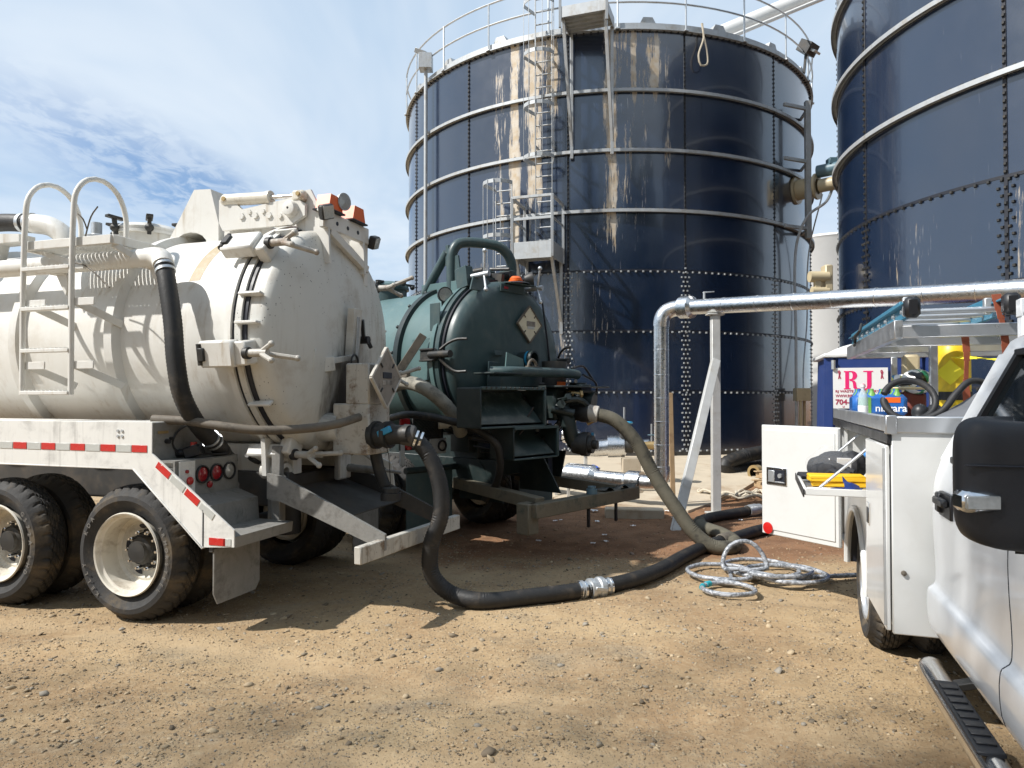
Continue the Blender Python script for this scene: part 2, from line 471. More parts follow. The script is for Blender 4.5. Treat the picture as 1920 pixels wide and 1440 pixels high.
def text_mb(txt, size, o, u, v, th=.002, bold=0.0, align='LEFT', width=None):
    """flat lettering as mesh: origin o, baseline direction u, up direction v"""
    cu = bpy.data.curves.new('t', 'FONT'); cu.body = txt; cu.size = size; cu.align_x = align; cu.offset = bold
    cu.resolution_u = 3
    ob = bpy.data.objects.new('t', cu); col.objects.link(ob)
    dg = bpy.context.evaluated_depsgraph_get()
    me = bpy.data.meshes.new_from_object(ob.evaluated_get(dg))
    vs = np.array([tuple(p.co) for p in me.vertices]); fs = [tuple(p.vertices) for p in me.polygons]
    bpy.data.objects.remove(ob); bpy.data.curves.remove(cu); bpy.data.meshes.remove(me)
    if width is not None and len(vs): vs[:, 0] *= width / max(1e-6, vs[:, 0].max())
    u = unit(u); v = unit(v); n = np.cross(u, v); o = np.asarray(o, float)
    P = o + vs[:, :1] * u + vs[:, 1:2] * v + n * th
    return MB().add(P, fs)
# ================================================================== ground
rng = np.random.default_rng(7)
def sst(x, a, b):
    t = np.clip((x - a) / (b - a), 0, 1); return t * t * (3 - 2 * t)
_ph = rng.uniform(0, 6.28, (40, 2)); _dir = rng.uniform(0, 6.28, 40)
def undul(x, y):
    h = np.zeros_like(x, float)
    for i in range(40):
        wl = 3.2 * (0.9 ** i); k = 2 * PI / wl
        h = h + 0.0055 * wl ** .9 * np.sin(k * (x * math.cos(_dir[i]) + y * math.sin(_dir[i])) + _ph[i, 0]) / 3.0
    return h
RUTS = ((4.05, -.30), (2.35, -.30), (6.6, -.34), (3.2, .12))
def rut(x, y):
    t = np.zeros_like(x, float)
    for c, m_ in RUTS:
        d = np.abs(y - c - m_ * x - .10 * np.sin(.9 * x + c)) / .17
        t = np.maximum(t, np.clip(1 - d * d, 0, 1))
    return t
def gh(x, y):
    x = np.asarray(x, float); y = np.asarray(y, float)
    near = sst(-np.abs(x), -14, -9) * sst(-y, -16, -12)
    return (undul(x, y) - .014 * rut(x, y)) * near + .30 * sst(y, 11.5, 15.5) * sst(x, -2, .5)

def axis(lo, hi, step, far):
    a = list(np.arange(lo, hi + 1e-6, step)); d = step
    while a[-1] < far: d *= 1.28; a.append(a[-1] + d)
    d = step
    while a[0] > -far: d *= 1.28; a.insert(0, a[0] - d)
    return np.array(a)
gx_ = axis(-6.5, 6.0, .045, 2500); gy_ = axis(1.5, 12.5, .045, 2500)
GX, GY = np.meshgrid(gx_, gy_)
GZ = gh(GX, GY) + rng.normal(0, .0016, GX.shape) * (np.abs(GX) < 7) * (GY > 1) * (GY < 13)
nx, ny = len(gx_), len(gy_)
ii = (np.arange(ny - 1)[:, None] * nx + np.arange(nx - 1)[None, :]).ravel()
me = bpy.data.meshes.new('ground')
me.vertices.add(nx * ny)
me.vertices.foreach_set('co', np.stack([GX, GY, GZ], -1).ravel())
fc = np.stack([ii, ii + 1, ii + nx + 1, ii + nx], -1)
me.loops.add(fc.size); me.loops.foreach_set('vertex_index', fc.ravel())
me.polygons.add(len(fc)); me.polygons.foreach_set('loop_start', np.arange(0, fc.size, 4))
me.polygons.foreach_set('use_smooth', np.ones(len(fc), bool))
me.update(); me.validate()
m, n, b = new_mat('compacted dirt and gravel'); L = m.node_tree.links
pos = n.n('ShaderNodeNewGeometry').outputs['Position']
sp = n.n('ShaderNodeSeparateXYZ', inp={0: pos})
n1 = n.noise(pos, .55, 6, .6, .4); n2 = n.noise(pos, 3.2, 8, .7); n3 = n.noise(pos, 26, 6, .7)
flat = n.vmap(pos, (1, 2.2, 1))
n4 = n.noise(flat, .8, 5, .6, .6)
c = n.mix(n.ss(n1, .34, .66), (.29, .192, .106), (.42, .305, .175))
n0 = n.noise(n.vmap(pos, (.35, 1.1, 1)), .9, 5, .55, .5)
c = n.mix(n.math('MULTIPLY', n.ss(n0, .50, .68), .5), c, (.20, .125, .066))
c = n.mix(n.math('MULTIPLY', n.ss(n2, .5, .72), .55), c, (.175, .135, .09))
c = n.mix(n.math('MULTIPLY', n.ss(n4, .56, .72), .5), c, (.27, .235, .18))
c = n.mix(n.math('MULTIPLY', n.ss(n3, .42, .75), .5), c, (.50, .40, .26))
# packed wheel tracks
trk = None
for c_, m_ in RUTS:
    e = n.math('SUBTRACT', n.math('SUBTRACT', sp.outputs[1], c_), n.math('MULTIPLY', sp.outputs[0], m_))
    e = n.math('SUBTRACT', e, n.math('MULTIPLY', n.math('SINE', n.math('MULTIPLY_ADD', sp.outputs[0], .9, c_)), .10))
    f = n.ss(n.math('ABSOLUTE', e), .24, .08)
    trk = f if trk is None else n.math('MAXIMUM', trk, f)
trk = n.math('MULTIPLY', trk, n.ss(n1, .36, .6))
c = n.mix(n.math('MULTIPLY', trk, .5), c, (.40, .30, .185))
# red clay round the pipework
rx = n.math('ADD', sp.outputs[1], n.math('MULTIPLY', n.math('SUBTRACT', n1, .5), 2.4))
rx = n.math('ADD', rx, n.math('MULTIPLY', n.math('SUBTRACT', n2, .5), 1.2))
clay = n.math('MULTIPLY', n.ss(rx, 6.9, 7.6), n.ss(sp.outputs[0], -1.6, -.4))
c = n.mix(n.math('MULTIPLY', clay, .85), c, n.mix(n.ss(n2, .35, .65), (.135, .062, .034), (.25, .125, .065)))
pale = n.math('MULTIPLY', n.ss(n.noise(pos, 1.9, 6, .6), .55, .7), n.ss(rx, 11, 12.5))
c = n.mix(pale, c, (.45, .36, .25))
vor = n.n('ShaderNodeTexVoronoi', inp={'Scale': 58.0}); L.new(pos, vor.inputs['Vector'])
peb = n.math('MULTIPLY', n.ss(vor.outputs['Distance'], .34, .2), n.ss(n2, .36, .56))
sc2 = n.n('ShaderNodeSeparateColor', inp={0: vor.outputs['Color']})
c = n.mix(n.math('MULTIPLY', peb, .6), c, n.mix(sc2.outputs[0], (.16, .14, .115), (.46, .40, .31)))
L.new(c, b.inputs['Base Color']); b.inputs['Roughness'].default_value = .95
b.inputs['Specular IOR Level'].default_value = .15
hh = n.math('ADD', n.math('MULTIPLY', n3, .6), n.math('MULTIPLY', peb, .7))
hh = n.math('ADD', hh, n.math('MULTIPLY', n.noise(pos, 90, 4), .3))
bn = n.n('ShaderNodeBump', inp={'Strength': .9, 'Distance': .012, 'Height': hh}); L.new(bn.outputs[0], b.inputs['Normal'])
me.materials.append(m)
ground = link('ground', me); ground['kind'] = 'structure'

# loose gravel
def gravel():
    ico = MB()
    t = (1 + 5 ** .5) / 2
    iv = np.array([(-1, t, 0), (1, t, 0), (-1, -t, 0), (1, -t, 0), (0, -1, t), (0, 1, t), (0, -1, -t), (0, 1, -t), (t, 0, -1), (t, 0, 1), (-t, 0, -1), (-t, 0, 1)]) / 1.9
    jf = np.array([(0, 11, 5), (0, 5, 1), (0, 1, 7), (0, 7, 10), (0, 10, 11), (1, 5, 9), (5, 11, 4), (11, 10, 2), (10, 7, 6), (7, 1, 8), (3, 9, 4), (3, 4, 2), (3, 2, 6), (3, 6, 8), (3, 8, 9), (4, 9, 5), (2, 4, 11), (6, 2, 10), (8, 6, 7), (9, 8, 1)])
    NS = 62000
    y = 1.9 + 9.6 * rng.random(NS * 3) ** 1.25
    x = (rng.random(NS * 3) - .5) * 2 * (y * .75 + .6)
    dens = .35 + .65 * sst(undul(x * 3.1 + 5, y * 3.1) * 26 + rng.normal(0, .35, len(x)), -.3, .6)
    dens = dens * np.where((y > 7.6) & (x > -.6), .55, 1.0)
    dens = np.where((x > -.9) & (x < 1.7) & (y > 6.2) & (y < 7.7), 1.0, dens)
    dens = dens * (1 - .75 * rut(x, y))
    keep = rng.random(len(x)) < dens
    x = x[keep][:NS]; y = y[keep][:NS]; k = len(x)
    s = np.clip(rng.lognormal(-5.5, .55, k), .0025, .024)
    s = np.where(rng.random(k) < .022, np.clip(s * 2.3, .010, .028), s)
    vv = iv[None] * (1 + rng.normal(0, .2, (k, 12, 1)))
    vv = vv * (s[:, None] * np.stack([rng.uniform(.8, 1.5, k), rng.uniform(.7, 1.2, k), rng.uniform(.4, .75, k)], -1))[:, None, :]
    a = rng.uniform(0, 6.28, k); ca, sa = np.cos(a)[:, None], np.sin(a)[:, None]
    tl = rng.normal(0, .25, k)[:, None]
    X = vv[..., 0] * ca - vv[..., 1] * sa; Y = vv[..., 0] * sa + vv[..., 1] * ca; Z = vv[..., 2] + X * tl
    P = np.stack([X + x[:, None], Y + y[:, None], Z + (gh(x, y) + s * .12)[:, None]], -1)
    F = jf[None] + (np.arange(k) * 12)[:, None, None]
    me = bpy.data.meshes.new('gravel')
    me.vertices.add(k * 12); me.vertices.foreach_set('co', P.ravel())
    me.loops.add(F.size); me.loops.foreach_set('vertex_index', F.ravel())
    me.polygons.add(F.size // 3); me.polygons.foreach_set('loop_start', np.arange(0, F.size, 3))
    pal = np.array([(.26, .215, .155), (.34, .27, .18), (.42, .33, .215), (.15, .12, .085), (.31, .23, .145), (.27, .24, .195), (.38, .295, .19), (.21, .165, .115)])
    cc = pal[rng.integers(0, len(pal), k)] * rng.uniform(.8, 1.2, (k, 1))
    red = ((y > 7.4) & (x > -.5))[:, None]
    cc = np.where(red, cc * .75 + np.array([.05, .01, 0.0]), cc)
    ca_ = me.color_attributes.new('tint', 'FLOAT_COLOR', 'POINT')
    ca_.data.foreach_set('color', np.repeat(np.concatenate([cc, np.ones((k, 1))], 1), 12, 0).ravel())
    me.update(); me.validate()
    m, n, b = new_mat('stones')
    at = n.n('ShaderNodeAttribute', attribute_name='tint')
    m.node_tree.links.new(at.outputs[0], b.inputs['Base Color']); b.inputs['Roughness'].default_value = .9
    b.inputs['Specular IOR Level'].default_value = .2
    me.materials.append(m)
    o = link('gravel', me); o['kind'] = 'stuff'; o['label'] = 'loose grey and tan gravel scattered over the dirt'
gravel()

# concrete pad in front of the tanks, laid in slabs
pad = thing('concrete_pad', 'pale concrete slabs laid around the ground pipes before the blue tank', 'pavement')
pad['kind'] = 'structure'; del pad['category']
def slab(poly, zt, th):
    k = len(poly)
    zs = [float(gh(x, y)) + .035 for x, y in poly]
    return MB().add([(x, y, z) for (x, y), z in zip(poly, zs)] + [(x, y, z - th) for (x, y), z in zip(poly, zs)],
                    [tuple(range(k)), tuple(range(2 * k - 1, k - 1, -1))] + [(i, i + k, (i + 1) % k + k, (i + 1) % k) for i in range(k)])
def quad_slabs(A, B, C, D, nu, nv):
    A, B, C, D = [V(*p) for p in (A, B, C, D)]
    q = lambda u, v: tuple((A * (1 - u) + B * u) * (1 - v) + (D * (1 - u) + C * u) * v)
    for i in range(nu):
        for j in range(nv):
            e = .004
            part('slab', slab([q((i + e) / nu, (j + e) / nv), q((i + 1 - e) / nu, (j + e) / nv), q((i + 1 - e) / nu, (j + 1 - e) / nv), q((i + e) / nu, (j + 1 - e) / nv)], 0, .2), 'concrete', pad)
quad_slabs((-1.2, 12.9), (2.55, 10.2), (6.9, 16.4), (2.6, 19.0), 2, 6)
solo('kerb_block', MB().box((1.72, 9.95, .04), (.82, .24, .16), rotm(0, 0, -8), .015), 'concrete', 'pale concrete kerb block on the red dirt below the metal pipe', 'kerb block')

# ================================================================== blue bolted tanks
def panel_mat(name, C, lobes, seed):
    m, n, b = new_mat(name); L = m.node_tree.links
    pos = n.n('ShaderNodeNewGeometry').outputs['Position']
    sp = n.n('ShaderNodeSeparateXYZ', inp={0: n.vmap(pos, (1, 1, 1), (-C[0], -C[1], 0))})
    th = n.math('ARCTAN2', sp.outputs[1], sp.outputs[0])
    z = sp.outputs[2]
    uv = n.n('ShaderNodeCombineXYZ', inp={0: n.math('MULTIPLY', th, 6.0), 1: z, 2: float(seed)}).outputs[0]
    oi = n.n('ShaderNodeObjectInfo').outputs['Random']
    base = n.mix(oi, (.004, .012, .034), (.007, .017, .046))
    base = n.mix(n.math('MULTIPLY', n.noise(uv, .8, 4), .5), base, (.009, .020, .044))
    mask = None
    for t, w, z1, z0, s in lobes:
        d = n.math('ABSOLUTE', n.math('SUBTRACT', th, math.radians(t)))
        f = n.math('MULTIPLY', n.ss(d, math.radians(w), math.radians(w) * .2), n.math('MULTIPLY', n.ss(z, z0 - .8, z0 + .4), n.ss(z, z1 + .3, z1 - .1)))
        f = n.math('MULTIPLY', f, s)
        mask = f if mask is None else n.math('MAXIMUM', mask, f)
    st = n.noise(n.vmap(uv, (7, .5, 1)), 1.0, 7, .76, .35)
    st2 = n.noise(n.vmap(uv, (22, 2.2, 1)), 1.0, 5, .7)
    st = n.math('ADD', n.math('MULTIPLY', st, .62), n.math('MULTIPLY', st2, .38))
    if mask is None: diff = n.math('SUBTRACT', st, .66)
    else: diff = n.math('SUBTRACT', st, n.math('SUBTRACT', .655, n.math('MULTIPLY', mask, .255)))
    f = n.ss(diff, 0, .07)
    tone = n.noise(uv, 5, 4)
    stain = n.mix(n.ss(tone, .35, .65), (.46, .34, .19), (.55, .48, .38))
    f = n.math('MULTIPLY', f, n.math('MULTIPLY_ADD', mask, .72, .26) if mask is not None else .35)
    drip = n.noise(n.vmap(uv, (30, 1.6, 1)), 1.0, 3, .6)
    dr = n.ss(drip, .66, .71)
    dr = n.math('MULTIPLY', dr, n.math('MULTIPLY_ADD', mask, .75, .06) if mask is not None else .1)
    colr = n.mix(dr, n.mix(f, base, stain), (.58, .56, .52))
    L.new(colr, b.inputs['Base Color'])
    L.new(n.math('MULTIPLY_ADD', f, .5, n.math('MULTIPLY_ADD', n.noise(uv, 2.4, 5), .2, .12)), b.inputs['Roughness'])
    b.inputs['Specular IOR Level'].default_value = .9
    b.inputs['IOR'].default_value = 1.62
    b.inputs['Coat Weight'].default_value = .7
    b.inputs['Coat Roughness'].default_value = .06
    bn = n.n('ShaderNodeBump', inp={'Strength': .25, 'Distance': .02, 'Height': n.noise(uv, .9, 3)})
    L.new(bn.outputs[0], b.inputs['Normal'])
    return m

PZ = 1.4
def bolted_tank(label, C, R, nseg, th0, z0, rows, ring_rows, lobes, seed):
    tk = thing('storage_tank', label, 'tank', (C[0], C[1], 0))
    w = 2 * PI / nseg
    mt = panel_mat('blue enamel panel %d' % seed, C, lobes, seed)
    mb = MB(); K = 12; g = .0012
    vs = []; fs = []
    for i in range(K + 1):
        a = g + (w - 2 * g) * i / K
        ro = R + .010 * (i / K); ri = ro - .008
        for r, z in ((ri, .004), (ro, .004), (ro, PZ - .004), (ri, PZ - .004)):
            vs.append((r * math.cos(a), r * math.sin(a), z))
    for i in range(K):
        for q in range(4):
            q2 = (q + 1) % 4
            fs.append((i * 4 + q, (i + 1) * 4 + q, (i + 1) * 4 + q2, i * 4 + q2))
    fs += [(0, 1, 2, 3), (K * 4 + 3, K * 4 + 2, K * 4 + 1, K * 4)]
    mb.add(vs, fs)
    pm = mb.mesh('panel', mt)
    for r in range(rows):
        for k in range(nseg):
            link('panel', pm, tk, (0, 0, z0 + r * PZ), (0, 0, math.radians(th0) + k * w))
    # sealant strips
    s = MB()
    for k in range(nseg):
        a = math.radians(th0) + k * w
        e = V(math.cos(a), math.sin(a), 0); t = V(-math.sin(a), math.cos(a), 0)
        s.box(e * (R + .004) + V(0, 0, z0 + rows * PZ / 2), (.02, .05, rows * PZ), np.array([e, t, V(0, 0, 1)]).T, .003)
    for r in range(1, rows):
        s.lathe([(-.022, R), (-.022, R + .016), (.022, R + .016), (.022, R)], (0, 0, z0 + r * PZ), (0, 0, 1), 96)
    part('sealant', s, 'gasket', tk)
    # bolts, far too many to count
    B = []
    def bolt(a, z, rr, sz):
        B.append((a, z, rr, sz))
    for k in range(nseg):
        a = math.radians(th0) + k * w
        for zz in np.arange(z0 + .06, z0 + rows * PZ, .105):
            up = zz > z0 + 3 * PZ
            for da in ((0,) if up else ((-.09, .0, .09) if int(round((zz - z0) / .105)) % 2 else (-.045, .045))):
                bolt(a + da / R, zz, R + .012, .021)
    for r in range(0, rows + 1):
        for a in np.arange(0, 2 * PI, .17 / R):
            bolt(a, z0 + r * PZ + (.035 if r in ring_rows else -.03) + (.05 if r == 0 else 0), R + .014, .022)
    for hi in (0, 1):
        Bq = np.array([q for q in B if (q[1] > z0 + 3.1 * PZ) == bool(hi)]); k = len(Bq)
        uq = np.array([(0, -1, -1), (0, 1, -1), (0, 1, 1), (0, -1, 1), (1, -.7, -.7), (1, .7, -.7), (1, .7, .7), (1, -.7, .7)])
        bf = np.array([(4, 5, 6, 7), (0, 1, 5, 4), (1, 2, 6, 5), (2, 3, 7, 6), (3, 0, 4, 7)])
        ca, sa = np.cos(Bq[:, 0])[:, None], np.sin(Bq[:, 0])[:, None]
        rad = Bq[:, 2:3] + uq[None, :, 0] * Bq[:, 3:4] * 1.3; tan = uq[None, :, 1] * Bq[:, 3:4]
        P = np.stack([rad * ca - tan * sa, rad * sa + tan * ca, Bq[:, 1:2] + uq[None, :, 2] * Bq[:, 3:4]], -1)
        mb = MB(); mb.v = [tuple(p) for p in P.reshape(-1, 3)]
        mb.f = [tuple(f) for f in (bf[None] + (np.arange(k) * 8)[:, None, None]).reshape(-1, 4)]
        part('bolts', mb, 'darksteel' if hi or seed == 2 else 'galv', tk, kind='stuff')
    part('foundation', MB().lathe([(-.4, R + .03), (z0 + .01, R + .03), (z0 + .01, R - .3)], (0, 0, 0), (0, 0, 1), 96), 'frame', tk)
    for r in ring_rows:
        mb = MB()
        mb.lathe([(-.05, R + .012), (-.05, R + .04), (.0, R + .042), (.0, R + .095), (-.06, R + .095), (-.06, R + .105), (.012, R + .105), (.012, R + .012)], (0, 0, z0 + r * PZ), (0, 0, 1), 120)
        part('stiffener_ring', mb, 'galv', tk)
    zt = z0 + rows * PZ
    part('rim', MB().lathe([(-.02, R - .1), (-.02, R + .10), (.0, R + .10), (.02, R + .03), (.16, R + .03), (.18, R - .02), (.18, R - .25)], (0, 0, zt), (0, 0, 1), 120), 'galv', tk)
    part('roof', MB().lathe([(.12, R - .02), (.9, .01)], (0, 0, zt), (0, 0, 1), 64), 'galv', tk)
    br = MB().prism([(-.2, 0), (.2, 0), (.11, .17), (-.11, .17)], (0, 0, 0), (0, 1, 0), (0, 0, 1), .35).mesh('roof_bracket', 'galv')
    nb = int(2 * PI * R / 1.75)
    for k in range(nb):
        a = math.radians(th0 + 9) + 2 * PI * k / nb
        link('roof_bracket', br, tk, ((R - .38) * math.cos(a), (R - .38) * math.sin(a), zt + .16), (0, 0, a))
    return tk, zt

T1C = (2.878, 22.32); T1R = 6.1
tank1, zt1 = bolted_tank('large blue bolted steel tank with ladder cage and rusty streaks', T1C, T1R, 14, -79.1, .42, 7, (4, 5, 6),
    [(-117.5, 2.4, 10.3, 5.0, 1.0), (-112.5, 3.2, 10.3, 6.3, .95), (-108.5, 3.0, 10.3, 8.4, 1.0), (-121.5, 3.0, 9.6, 5.6, .62), (-95.5, 3.2, 10.3, 5.2, .85), (-90.5, 1.6, 10.2, 8.6, .9), (-86, 3.4, 10.1, 8.7, .85), (-83, 1.5, 9.9, 7, .7), (-106, 8.0, 4.6, .6, .5), (-97, 5, 6.0, 3, .4), (-127, 5, 5.0, 3.5, .6), (-115, 9, 10.2, 4.8, .52), (-91, 8, 10.1, 5.5, .45), (-112, 7.5, 10.35, 8.9, .80), (-92, 7.5, 10.35, 9.0, .66), (-88, 9, 9.3, 8.75, .7)], 1)
tank2, zt2 = bolted_tank('blue bolted steel tank cut off by the right edge of the picture', (10.85, 11.7), 4.9, 12, -150.8, .42, 8, (4, 5, 6, 7),
    [(-146, 6, 4.4, 3.0, .7), (-138, 9, 4.4, 3.0, .6), (-144, 1.2, 5.9, 5.1, .8), (-168, 12, 4.3, 3.2, .45)], 2)

def tframe(theta, R=T1R):
    a = math.radians(theta); e = V(math.cos(a), math.sin(a), 0); t = V(-math.sin(a), math.cos(a), 0)
    return lambda x, y, z: t * x + e * (R + y) + V(0, 0, z)
TF = tframe(-109)
# handrail round the top
def ringtube(R, z, r, n=110, m=6):
    pts = []
    mb = MB()
    prof = [(z + r * math.sin(2 * PI * k / m), R + r * math.cos(2 * PI * k / m)) for k in range(m + 1)]
    return mb.lathe(prof, (0, 0, 0), (0, 0, 1), n)
for z in (zt1 + .62, zt1 + 1.15): part('handrail', ringtube(T1R + .08, z, .024), 'steel', tank1)
pm = MB().cyl((0, 0, 0), (0, 0, 1.19), .024, n=8).box((0, 0, .02), (.12, .1, .04)).mesh('rail_post', 'steel')
for k in range(24):
    a = math.radians(-79 + 15 * k)
    link('rail_post', pm, tank1, ((T1R + .08) * math.cos(a), (T1R + .08) * math.sin(a), zt1 - .02), (0, 0, a))

# caged ladder above the landing
def caged(name, xc, z0, z1, cz0, cz1, ncage):
    lad = part(name, MB().bar(TF(xc - .2, .22, z0), TF(xc - .2, .22, z1), .06, .02).bar(TF(xc + .2, .22, z0), TF(xc + .2, .22, z1), .06, .02), 'galv', tank1)
    rm = MB()
    u = TF(1, 0, 0) - TF(0, 0, 0)
    rm.cyl(-u * .2, u * .2, .016, n=6)
    rme = rm.mesh('rung', 'galv')
    for z in np.arange(z0 + .1, z1, .3): link('rung', rme, lad, TF(xc, .22, z))
    for z in np.linspace(z0 + .6, z1 - .4, 4): part('wall_bracket', MB().bar(TF(xc - .2, 0, z), TF(xc - .2, .22, z), .05, .05).bar(TF(xc + .2, 0, z), TF(xc + .2, .22, z), .05, .05), 'galv', lad)
    hs = [(xc - .22, .22)] + [(xc + .37 * math.sin(t), .55 - .37 * math.cos(t)) for t in np.linspace(-2.3 + .5, -PI, 4)] + [(xc + .37 * math.sin(t), .55 - .37 * math.cos(t)) for t in np.linspace(PI, 2.3 - .5, 4)] + [(xc + .22, .22)]
    for z in np.linspace(cz0, cz1, ncage):
        mb = MB()
        for (a, b_), (c_, d_) in zip(hs[:-1], hs[1:]): mb.bar(TF(a, b_, z), TF(c_, d_, z), .012, .09)
        part('cage_hoop', mb, 'galv', lad)
    for x, y in (hs[1], hs[3], hs[5], hs[6], hs[8]):
        part('cage_strip', MB().bar(TF(x, y, cz0 - .03), TF(x, y, cz1 + .05), .05, .012), 'galv', lad)
    return lad
caged('ladder', -.08, 4.95, 12.0, 7.15, 11.9, 5)
caged('ladder', -1.08, .5, 6.75, 2.9, 6.65, 4)

def landing(x0, x1, y0, y1, zf, rail_h, legs):
    pl = part('landing', MB().box(TF((x0 + x1) / 2, (y0 + y1) / 2, zf), (x1 - x0, y1 - y0, .03), np.array([TF(1, 0, 0) - TF(0, 0, 0), TF(0, 1, 0) - TF(0, 0, 0), V(0, 0, 1)]).T), 'galv', tank1)
    cs = [(x0, y0), (x0, y1), (x1, y1), (x1, y0)]
    for (a, b_), (c_, d_) in zip(cs[:-1], cs[1:]):
        part('toe_board', MB().bar(TF(a, b_, zf + .02), TF(c_, d_, zf + .02), .02, .38 if rail_h else .25), 'galv', pl)
        if rail_h:
            part('guard_rail', MB().bar(TF(a, b_, zf + rail_h), TF(c_, d_, zf + rail_h), .06, .06).bar(TF(a, b_, zf + rail_h * .6), TF(c_, d_, zf + rail_h * .6), .02, .06), 'galv', pl)
    if rail_h:
        for a, b_ in cs: part('guard_post', MB().bar(TF(a, b_, zf - .15), TF(a, b_, zf + rail_h), .06, .06), 'galv', pl)
    for x in (x0 + .05, x1 - .05):
        part('brace', MB().bar(TF(x, y1 - .1, zf - .05), TF(x, .06, zf - legs), .07, .07), 'galv', pl)
        part('brace', MB().bar(TF(x, .06, zf - legs - .3), TF(x, .06, zf - .05), .07, .07), 'galv', pl)
    for k in range(5):
        y = y0 + (y1 - y0) * (k + .5) / 5
        part('floor_bar', MB().bar(TF(x0, y, zf - .04), TF(x1, y, zf - .04), .02, .05), 'galv', pl)
    return pl
landing(-.60, .34, .06, 1.0, 4.95, 1.22, 1.5)
landing(.50, 1.55, .05, .9, zt1 + .02, 0, 2.7)
for x in (.5, 1.55): part('gate_post', MB().bar(TF(x, .9, zt1 - .3), TF(x, .9, zt1 + 1.3), .06, .06), 'galv', tank1)

# conduit pole with a box, on the left
QF = tframe(-145.5)
part('conduit', MB().cyl(QF(0, .2, 3.0), QF(0, .2, zt1 + .35), .05, n=10), 'galv', tank1)
part('junction_box', MB().box(QF(0, .2, zt1 + .45), (.35, .35, .4)).box(QF(-.1, .3, zt1 + .75), (.3, .25, .12), rotm(20, 20, 0)), 'galv', tank1)
for z in (4.2, 6.0, 8.8): part('pipe_clip', MB().bar(QF(0, .0, z), QF(0, .2, z), .08, .05), 'galv', tank1)
# floodlight on the right of the rim
QR = tframe(-37)
part('floodlight', MB().box(QR(0, .15, zt1 + .75), (.42, .36, .3), rotm(35, 0, 40)).bar(QR(0, .05, zt1 + .1), QR(0, .1, zt1 + .6), .06, .06), 'darksteel', tank1)
part('lamp_glass', MB().box(QR(0, .30, zt1 + .62), (.3, .25, .06), rotm(35, 0, 40)), 'clearlamp', tank1)
# rope loop over the rim
RL = tframe(-75.5)
part('rope_loop', MB().tube([RL(0, .12, zt1 + .2), RL(.02, .17, zt1 - .15), RL(-.12, .18, zt1 - .6), RL(-.06, .18, zt1 - .82), RL(.1, .18, zt1 - .78), RL(.1, .18, zt1 - .5), RL(.02, .17, zt1 - .1), RL(.02, .12, zt1 + .2)], .022, 6, smooth=.08), 'rope', tank1)
# side mixer with its frame
MF = tframe(-42.5)
mx = part('mixer', MB().lathe([(.0, .36), (.06, .36), (.06, .26), (.5, .26), (.5, .33), (.56, .33), (.56, .2)], MF(0, 0, 7.05), MF(0, 1, 0) - MF(0, 0, 0), 20).cyl(MF(0, .6, 7.05), MF(0, 1.1, 7.05), .17, n=14), 'beige', tank1)
part('motor', MB().cyl(MF(0, .55, 7.42), MF(0, 1.2, 7.42), .16, n=14).box(MF(.0, .9, 7.6), (.2, .25, .16)), 'motorblue', mx)
part('belt_guard', MB().box(MF(0, 1.28, 7.22), (.18, .36, .72), rotm(0, 0, -42.5), .08), 'beige', mx)
fr = part('mixer_frame', MB().bar(MF(-.25, .4, 5.7), MF(-.25, .4, 9.2), .13, .13), 'galv', tank1)
for z in (5.95, 7.65, 9.0): part('frame_strut', MB().bar(MF(-.95, .08, z), MF(-.25, .4, z), .08, .08).bar(MF(.35, .0, z), MF(-.25, .4, z), .06, .06), 'galv', fr)
part('conduit', MB().tube([MF(.1, .9, 7.0), MF(-.1, .8, 6.6), MF(-.55, .5, 6.2), MF(-.6, .25, 5.6), MF(-.6, .2, 3.0), MF(-.6, .2, .5)], .035, 8, smooth=.1), 'galv', tank1)
part('control_box', MB().box(MF(-.5, .3, 1.75), (.35, .25, .32)).bar(MF(-.6, .3, .4), MF(-.6, .3, 1.8), .06, .06).bar(MF(-.35, .3, .4), MF(-.35, .3, 1.8), .06, .06), 'beige', tank1)
part('cable', MB().tube([MF(-.1, .7, 6.8), MF(.05, .3, 5.4), MF(.1, .22, 3.6), MF(-.25, .25, 2.4), MF(-.4, .3, 1.9)], .018, 6, smooth=.15), 'galv', tank1)

# white duct leaning over the tank roof
solo('roof_duct', MB().tube([(3.4, 20.5, 11.2), (5.0, 20.5, 11.88), (8.2, 20.5, 13.22), (12.5, 20.5, 15.0)], .24, 18).tube([(3.5, 20.2, 10.95), (12.6, 20.2, 14.75)], .05, 8), 'silo', 'white duct slanting up above the roof of the blue tank', 'duct')

# silo behind, between the tanks
so = thing('silo', 'off white silo seen in the gap between the two blue tanks', 'silo', (14.6, 32, 0))
part('silo_wall', MB().lathe([(.2, 2.4), (8.5, 2.4), (8.6, 2.45), (8.7, 2.4)], (0, 0, 0), (0, 0, 1), 64), 'silo', so)
part('silo_roof', MB().lathe([(8.7, 2.4), (8.8, .01)], (0, 0, 0), (0, 0, 1), 48), 'silo', so)
bl = thing('blower', 'beige motor and blower bolted to the side of the right blue tank', 'motor', (5.72, 12.75, 0))
part('mount', MB().box((0, 0, 3.7), (.14, .22, .75), None, .02), 'beige', bl)
part('motor', MB().cyl((-.34, -.05, 3.86), (.0, -.05, 3.86), .10, n=14), 'beige', bl)
part('gearbox', MB().cyl((-.30, -.05, 3.6), (.0, -.05, 3.6), .08, n=14).box((-.2, -.05, 3.72), (.1, .1, .2)), 'beige', bl)

